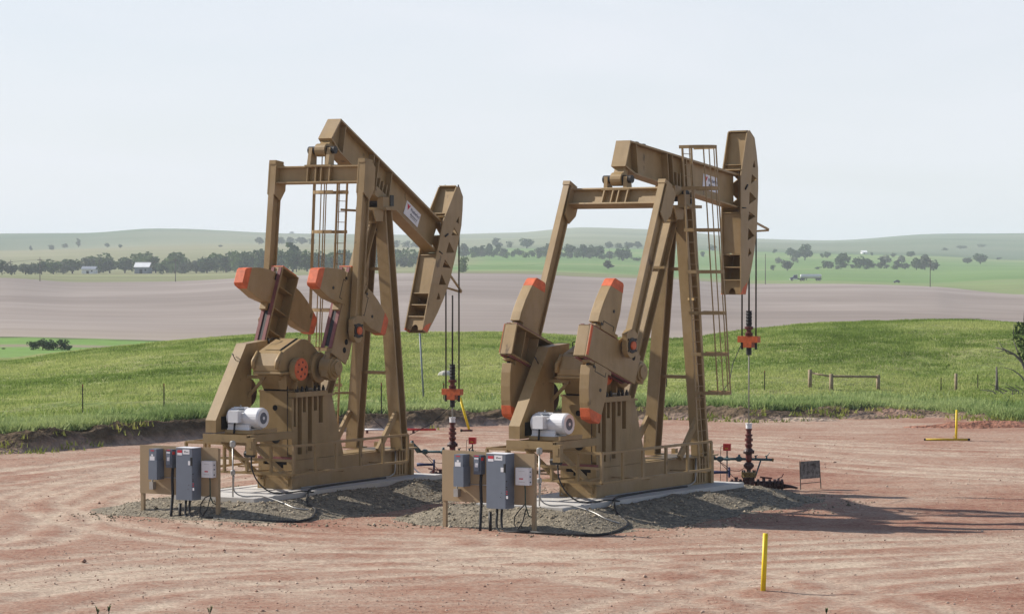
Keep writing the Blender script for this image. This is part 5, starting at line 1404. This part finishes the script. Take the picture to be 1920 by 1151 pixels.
under = [(x_, 512-(x_-300)*.027+((x_*7) % 3), 497-(x_-300)*.02-((x_*5) % 7), 24, 'bush', ('dark','mid','grey','dark')[(x_//13) % 4]) for x_ in range(302, 792, 13)]
row(under, 'in the hedge under the shelter belt', 'hedge bushes under the shelter belt', (1320, 2400))
ridge = [(486,458,445,16,'round','grey'),(504,458,446,20,'wide','grey'),(524,458,444,20,'wide','dark'),(546,458,443,22,'wide','grey'),(566,458,445,20,'round','grey'),(584,458,447,18,'wide','grey'),(742,465,451,22,'wide','grey'),(762,465,450,22,'wide','grey'),(780,465,453,20,'round','grey')]
row(ridge, 'on the pale ridge behind the shelter belt', 'trees on the far pale ridge', (2200, 5000))
cen = [(870,482,457,18,'round','grey'),(890,482,460,16,'round','dark'),(905,481,462,14,'tall','dark'),(917,481,457,14,'round','dark'),(932,479,459,12,'tall','dark'),(944,480,464,14,'round','grey'),(1012,481,463,16,'round','grey'),(1030,481,457,18,'round','dark'),(1048,481,462,16,'wide','grey'),(1068,481,456,20,'round','dark'),(1082,482,466,14,'round','grey'),(1094,484,459,20,'round','dark'),(1108,484,460,16,'round','dark'),(1123,484,458,20,'round','dark'),(1140,485,473,20,'wide','dark'),(1167,489,463,26,'round','dark'),(1195,489,482,20,'bush','dark'),(870,512,482,24,'wide','mid'),(1140,504,489,16,'tall','grey')]
row(cen, 'on the green slope beyond the right pumpjack', 'trees on the middle green slope', (1200, 3200))
under2 = [(x_, 483-((x_*11) % 5)+(x_-868)*.012, 472-((x_*7) % 5)+(x_-868)*.012, 17, 'bush', ('dark','grey','mid')[(x_//11) % 3]) for x_ in range(866, 1186, 12)]
row(under2, 'in the middle slope scrub', 'scrub bushes under the middle slope trees', (1200, 3200))
under3 = [(x_, 505-((x_*11) % 4), 497-((x_*7) % 4), 15, 'bush', ('dark','grey','mid')[(x_//11) % 3]) for x_ in range(1546, 1762, 13)]
row(under3, 'in the right field scrub', 'scrub bushes under the right hand field trees', (1250, 4500))
back = [(932,464,447,14,'tall','grey'),(955,464,452,14,'wide','grey'),(988,466,447,22,'round','dark'),(974,477,466,24,'bush','mid'),(995,477,469,16,'bush','mid'),(1142,466,453,14,'round','grey'),(1160,466,456,18,'wide','grey'),(1180,466,454,16,'round','grey'),(1196,466,453,14,'round','grey'),(1212,466,457,14,'wide','grey'),(1226,467,458,14,'round','grey'),(1285,490,482,10,'bush','dark'),(1318,482,471,12,'bush','dark'),(1336,470,459,14,'round','dark')]
row(back, 'in the hazy row above the middle slope', 'hazy trees above the middle slope', (1300, 4600))
rt = [(1453,475,467,12,'bush','dark'),(1449,507,496,12,'bush','dark'),(1462,494,482,18,'bush','pale'),(1476,508,488,18,'round','grey'),(1488,493,482,16,'bush','pale'),(1482,482,465,18,'round','dark'),(1494,488,468,16,'round','dark'),(1509,488,458,22,'round','dark'),(1541,484,475,10,'bush','dark'),(1551,484,471,12,'round','dark'),(1552,503,489,18,'round','dark'),(1579,502,475,26,'round','dark'),(1533,505,500,14,'bush','dark'),(1611,502,481,22,'round','dark'),(1626,502,483,20,'round','dark'),(1634,479,473,9,'bush','dark'),(1652,503,484,12,'tall','grey'),(1660,495,478,20,'round','pale'),(1673,482,474,12,'bush','grey'),(1682,505,488,12,'tall','grey'),(1690,494,479,14,'round','pale'),(1697,505,494,10,'tall','grey'),(1708,482,470,16,'round','dark'),(1718,506,484,18,'round','dark'),(1734,506,478,22,'round','grey'),(1750,508,488,16,'round','grey'),(1814,494,482,18,'round','grey'),(1838,495,476,24,'round','dark'),(1872,487,482,14,'bush','grey')]
row(rt, 'on the green fields at right', 'trees on the right hand green fields', (1250, 4500))
hz = [(58,470,461,5,'tall','grey'),(96,468,459,16,'wide','grey'),(122,465,457,16,'wide','grey'),(147,463,448,7,'tall','dark'),(201,464,456,9,'round','dark'),(226,465,458,7,'round','dark'),(415,463,459,10,'bush','grey'),(1772,470,464,14,'wide','grey'),(1800,467,461,24,'wide','grey'),(1840,463,458,18,'wide','grey')]
row(hz, 'on the far hazy hillside', 'trees on the far hazy hillside', (2400, 5100))
# thicket in the valley at left
for i, (px, yb, yt, w_) in enumerate([(62,656,639,30),(80,656,636,36),(100,656,637,36),(120,656,636,28),(128,657,647,16)]):
    p = land_hit(px, yb, 200, 428)
    tree(px, yb, yt, w_, 'bush', 'dark', i % 4, 'dark leafy bush, %s from the left in the valley thicket' % ORD[i], 'bushes of the valley thicket', (305, 425))
tree(7, 655, 652, 8, 'bush', 'mid', 1, 'tiny green bush alone in the valley at the left edge', None, (305, 425))
# bush with dead limbs at the right edge
p = land_hit(1912, 738, 122, 185)
rb = thing('half_dead_tree', 'half dead dark green tree with bare grey limbs at the right edge', 'tree', p)
def big_crown():
    lobes = [(.35,0,2.9,.75),(.9,.2,3.3,.85),(.6,-.2,2.2,.7),(1.5,0,2.8,.9),(.1,.1,3.35,.4),(1.0,0,1.6,.6),(1.9,.2,2.0,.8)]
    V, Fc, c = crown_mesh('crown', 77, 2600, lobes, (0.022, 0.05, 0.012), (0.075, 0.12, 0.03), .065)
    return np_mesh('crown', V, Fc, LEAFM, c, parent=rb)
big_crown()
def limb(pts, r0, nm='dead_limb'):
    n_ = len(pts); part(nm, rb, DEADW, lambda q: q.tube(pts, [r0*(1-.8*i/(n_-1)) for i in range(n_)], 6))
limb([(.55,0,-.2),(.45,0,.8),(.15,0,1.6),(-.25,0,2.0),(-.75,0,2.25),(-1.2,.1,2.35)], .11)
limb([(.15,0,1.6),(-.1,.1,2.2),(-.3,.1,2.75)], .06)
limb([(-.25,0,2.0),(-.6,.1,2.05),(-.9,.0,2.4),(-1.1,0,2.7)], .04)
limb([(-.75,0,2.25),(-1.05,-.1,2.15),(-1.25,-.1,2.1)], .025)
limb([(.6,0,-.2),(.7,0,1.0),(.6,0,2.0),(.9,0,3.0)], .13, 'trunk')
limb([(.5,0,.3),(.1,.1,.9),(-.3,.1,1.2),(-.8,.1,1.35)], .05)
limb([(-.3,0,2.75),(-.32,.02,3.3),(-.28,0,3.7)], .025)
limb([(.3,0,3.2),(.2,.02,3.8),(.22,0,4.2)], .025)
db2 = thing('fallen_branches', 'heap of grey fallen branches in the grass below the half dead tree', 'dead branches', land_hit(1900, 741, 122, 180))
for k in range(8):
    a0 = random.uniform(-.8,.8)
    part('branch', db2, DEADW, lambda q: q.tube([(a0,random.uniform(-.3,.3),-.02),(a0+random.uniform(-.4,.4),0,.2),(a0+random.uniform(-.9,.9),random.uniform(-.2,.2),random.uniform(.2,.6))], [.04,.03,.012], 5))

# ------------------------------------------------------------------ buildings, vehicles, utility poles far behind
def gable(name, label, px0, px1, yb, ye, yr, d, depth, wallm, roofm, rz=0.0, cat='barn'):
    a = atd(px0, yb, d); b2 = atd(px1, yb, d); w_ = b2[0]-a[0]; he = (yb-ye)/F*d; hr = (yb-yr)/F*d
    r_ = thing(name, label, cat, Vector(a), rz)
    part('wall', r_, wallm, lambda q: (q.box(0,w_,0,depth,-2,he),))
    part('roof', r_, roofm, lambda q: q.add([(-.4,-.6,he-.1),(w_+.4,-.6,he-.1),(w_+.4,depth*.5,hr),(-.4,depth*.5,hr),(-.4,depth+.6,he-.1),(w_+.4,depth+.6,he-.1),(-.4,-.6,he+.1),(w_+.4,-.6,he+.1),(w_+.4,depth*.5,hr+.2),(-.4,depth*.5,hr+.2),(-.4,depth+.6,he+.1),(w_+.4,depth+.6,he+.1)],
         [(0,3,2,1),(3,4,5,2),(6,7,8,9),(9,8,11,10),(0,1,7,6),(4,10,11,5),(0,6,9,3),(3,9,10,4),(1,2,8,7),(2,5,11,8)]))
    part('door', r_, DARK, lambda q: q.box(w_*.35,w_*.55,-.05,-.02,-2,he*.6))
    part('window', r_, GLASS, lambda q: q.box(w_*.7,w_*.82,-.05,-.02,he*.35,he*.7))
    return r_
pb = land_hit(265, 512, 1320, 2400)
gable('barn', 'blue grey barn with a white roof in front of the shelter belt', 252, 279, 512, 501, 492.5, pb.y-60, 14, BARNW, BARNR)
gable('farmhouse', 'small pale farmhouse half hidden among the shelter belt trees', 153, 178, 512, 505, 500, pb.y-50, 10, BARNR, BARNW, cat='house')
gable('far_shed', 'tiny pale shed on the hazy far slope at right', 1617, 1626, 476, 473, 470, land_hit(1620, 476, 1800, 4500).y, 15, BARNR, BARNR, cat='shed')
pd = land_hit(547, 441, 3500, 5150)
tw_ = thing('hilltop_building', 'tiny boxy building on the skyline above the shelter belt', 'building', Vector(atd(541, 440.5, 5150)))
part('wall', tw_, BARNW, lambda q: (q.box(0,11,0,10,-3,3.4), q.box(3,9,0,10,3.4,6)))
part('roof', tw_, BARNW, lambda q: q.box(2.8,9.2,-.2,10.2,6,6.4))

def wheel(parent, x, y, r, w_):
    o = part('wheel', parent, TYRE, lambda q: q.lathe([(0,r*.9),(.04,r),(w_-.04,r),(w_,r*.9)], (x,y,r), (x,y+9,r), 12))
    part('rim', o, STEEL, lambda q: q.lathe([(0,r*.5),(.02,r*.5)], (x,y-.02,r), (x,y+9,r), 10))
dT = float(np.interp(1511, cols, D[7]))-15
tk = Vector(atd(1481.5, 529.5, dT)); tk.z = float(terrain_z([tk.x], [tk.y])[0])+.15
tr_ = thing('tanker_truck', 'dark blue truck pulling a silver tank trailer along the far road', 'truck', tk)
S_ = (1542-1481.5)/F*dT/15.5
tr_.scale = (S_, S_, S_)
part('cab', tr_, TRUCKB, lambda q: (q.prism([(0,.7),(0,1.5),(1.3,1.75),(1.7,2.75),(3.3,2.85),(3.3,.7)], -1.15, 1.15), q.box(3.3,4.4,-.5,.5,.8,1.2)))
part('windscreen', tr_, GLASS, lambda q: (q.prism([(1.36,1.8),(1.70,2.6),(1.66,2.6),(1.30,1.8)], -1.0, 1.0), q.box(1.9,2.7,-1.17,-1.155,1.85,2.5)))
pieces('bumper', tr_, WHITE, lambda q: (q.box(-.15,.05,-1.1,1.1,.5,.9), q.box(1.2,3.4,-1.18,-1.16,.75,1.15)))
part('exhaust_stack', tr_, STEEL, lambda q: q.tube([(3.45,-.8,1.0),(3.45,-.8,3.3)], .09, 8))
part('tank', tr_, TANKM, lambda q: q.lathe([(0,.7),(.2,1.0),(9.9,1.0),(10.1,.7)], (4.9,0,2.15), (20,0,2.15), 20))
part('tank_walkway', tr_, STEEL, lambda q: (q.box(6,14,-.2,.2,3.15,3.22), q.box(8.5,9.0,-.3,.3,3.15,3.35)))
part('chassis', tr_, GREYD, lambda q: (q.box(3.3,7.0,-.5,.5,.7,1.15), q.box(12.0,15.2,-.6,.6,.8,1.2), q.box(7.6,8.0,-.7,.7,.3,1.2)))
for x in (.9, 5.2, 6.4, 12.9, 14.1):
    for y in (-1.2, .85): wheel(tr_, x, y, .52, .35)
ck = Vector(atd(1675.5, 533.4, float(np.interp(1680, cols, D[7]))-25)); ck.z = float(terrain_z([ck.x], [ck.y])[0])+.1
cr_ = thing('pickup_car', 'small dark car driving on the far road right of the tanker truck', 'car', ck)
cr_.scale = (.62, .7, .8)
part('body', cr_, TRUCKB, lambda q: q.prism([(0,.4),(0,.95),(1.2,1.1),(1.8,1.6),(3.6,1.6),(4.3,1.05),(4.6,.95),(4.6,.4)], -.9, .9))
part('window', cr_, GLASS, lambda q: q.prism([(1.45,1.12),(1.9,1.52),(3.5,1.52),(3.95,1.12)], -.91, .91))
for x in (.9, 3.7):
    for y in (-.95, .72): wheel(cr_, x, y, .36, .22)

def upole(px, yt, yb, label, d=None, cross=True):
    p = land_hit(px, yb, 900, 2600) if d is None else Vector(atd(px, yb, d)); h = (yb-yt)/F*p.y
    r_ = thing('utility_pole', label, 'utility pole', p, 0, 'wooden utility poles')
    part('pole', r_, UPOLE, lambda q: q.tube([(0,0,-1.5),(0,0,h)], [.19,.13], 7))
    if cross: part('cross_arm', r_, UPOLE, lambda q: q.box(-1.1,1.1,-.1,.1,h-1.3,h-1.05))
    return p, h
ua, ha = upole(75, 482, 527, 'utility pole at the left end of the ploughed field')
ub, hb = upole(329, 483, 528, 'utility pole before the shelter belt right of the barn')
upole(1143, 468, 502, 'utility pole beside a thin tree above the right crank')
uc, hc_ = upole(1435, 476, 533, 'plain utility pole right of the right horse head', cross=False)
ud, hd_ = upole(1744, 484, 538, 'utility pole on the brow of the ploughed field at right')
upole(20, 487, 515, 'small distant utility pole by the left edge trees')
wr = MB().mat(UPOLE)
span = ub-ua
for o in (-1.0, 1.0):
    for i in range(-1, 4):
        s0 = ua+span*i; pts = [s0+span*t+Vector((o*.0,o,ha-1.0-1.6*4*t*(1-t))) for t in (0,.2,.4,.6,.8,1)]
        wr.tube(pts, .035, 4)
tag(wr.build('power_wires'), 'thin power wires strung between the utility poles at left', 'wires')

# small weeds in the foreground dirt
for i, (px, py, lab) in enumerate(((183,1151,'small green weed sprig, leftmost at the bottom edge'),(204,1150,'small green weed sprig, second at the bottom left edge'),(1549,1152,'small green weed sprig at the bottom edge right of the yellow post'),(393,1152,'tiny green weed sprig at the bottom edge below the left panel'))):
    p = Vector(ground(px, py)); r_ = thing('weed', lab, 'weed', p)
    for k in range(3):
        lx_ = random.uniform(-.06,.06); h = random.uniform(.06,.17)
        part('stem', r_, GREENCAB, lambda q: q.tube([(0,0,-.02),(lx_*.5,0,h*.6),(lx_,0,h)], .006, 4))
        part('leaf', r_, WEEDM if False else mat('weed_green', (0.12,0.17,0.05), .8) if 'weed_green' not in MATS else MATS['weed_green'], lambda q: [q.add([(lx_*t-.0,0,h*t),(lx_*t+.016*s_,-.01,h*t+.02),(lx_*t+.024*s_,0,h*t+.045),(lx_*t+.006*s_,.01,h*t+.03)], [(0,1,2,3)]) for t in (.35,.55,.75,.92) for s_ in (-1,1)])

# ------------------------------------------------------------------ haze and dust
def volume(name, dens, color):
    m = bpy.data.materials.new(name); t = nt(m); t.nodes.clear()
    v = t.nodes.new('ShaderNodeVolumePrincipled'); v.inputs['Density'].default_value = dens; v.inputs['Color'].default_value = (*color, 1)
    v.inputs['Anisotropy'].default_value = 0.0
    o = t.nodes.new('ShaderNodeOutputMaterial'); t.links.new(v.outputs[0], o.inputs['Volume'])
    return m
hzm = volume('haze_air', 1.3e-4, (0.84, 0.92, 1.0))
hb_ = MB().mat(hzm); hb_.box(-4600, 4600, -120, 7300, -60, 95)
ho = hb_.build('haze'); ho['kind'] = 'stuff'

dm = volume('dust_air', 1.6e-3, (0.95, 0.92, 0.88))
for px, py, d_, L_, h_, lab in ((140, 466, 2900, 75, 9, 'pale dust plume drifting along the far road at left'), (430, 455, 3300, 110, 16, 'faint dust cloud in front of the left skyline hill'), (1880, 474, 3000, 120, 10, 'faint dust cloud over the far fields at right')):
    p = land_hit(px, py, 2000, 5000)
    b = MB().mat(dm); n_ = 14; b.lathe([(L_*(1-cos(pi*i/n_)), max(.02, h_*sin(pi*i/n_)*(.8+.4*vnoise(i*.7, px, 3)))) for i in range(n_+1)], (-L_, 0, 0), (1, 0, 0), 14)
    o = tag(b.build('dust_cloud'), lab, 'dust cloud', None, 'stuff'); o.location = p+Vector((0, 0, h_*.5))
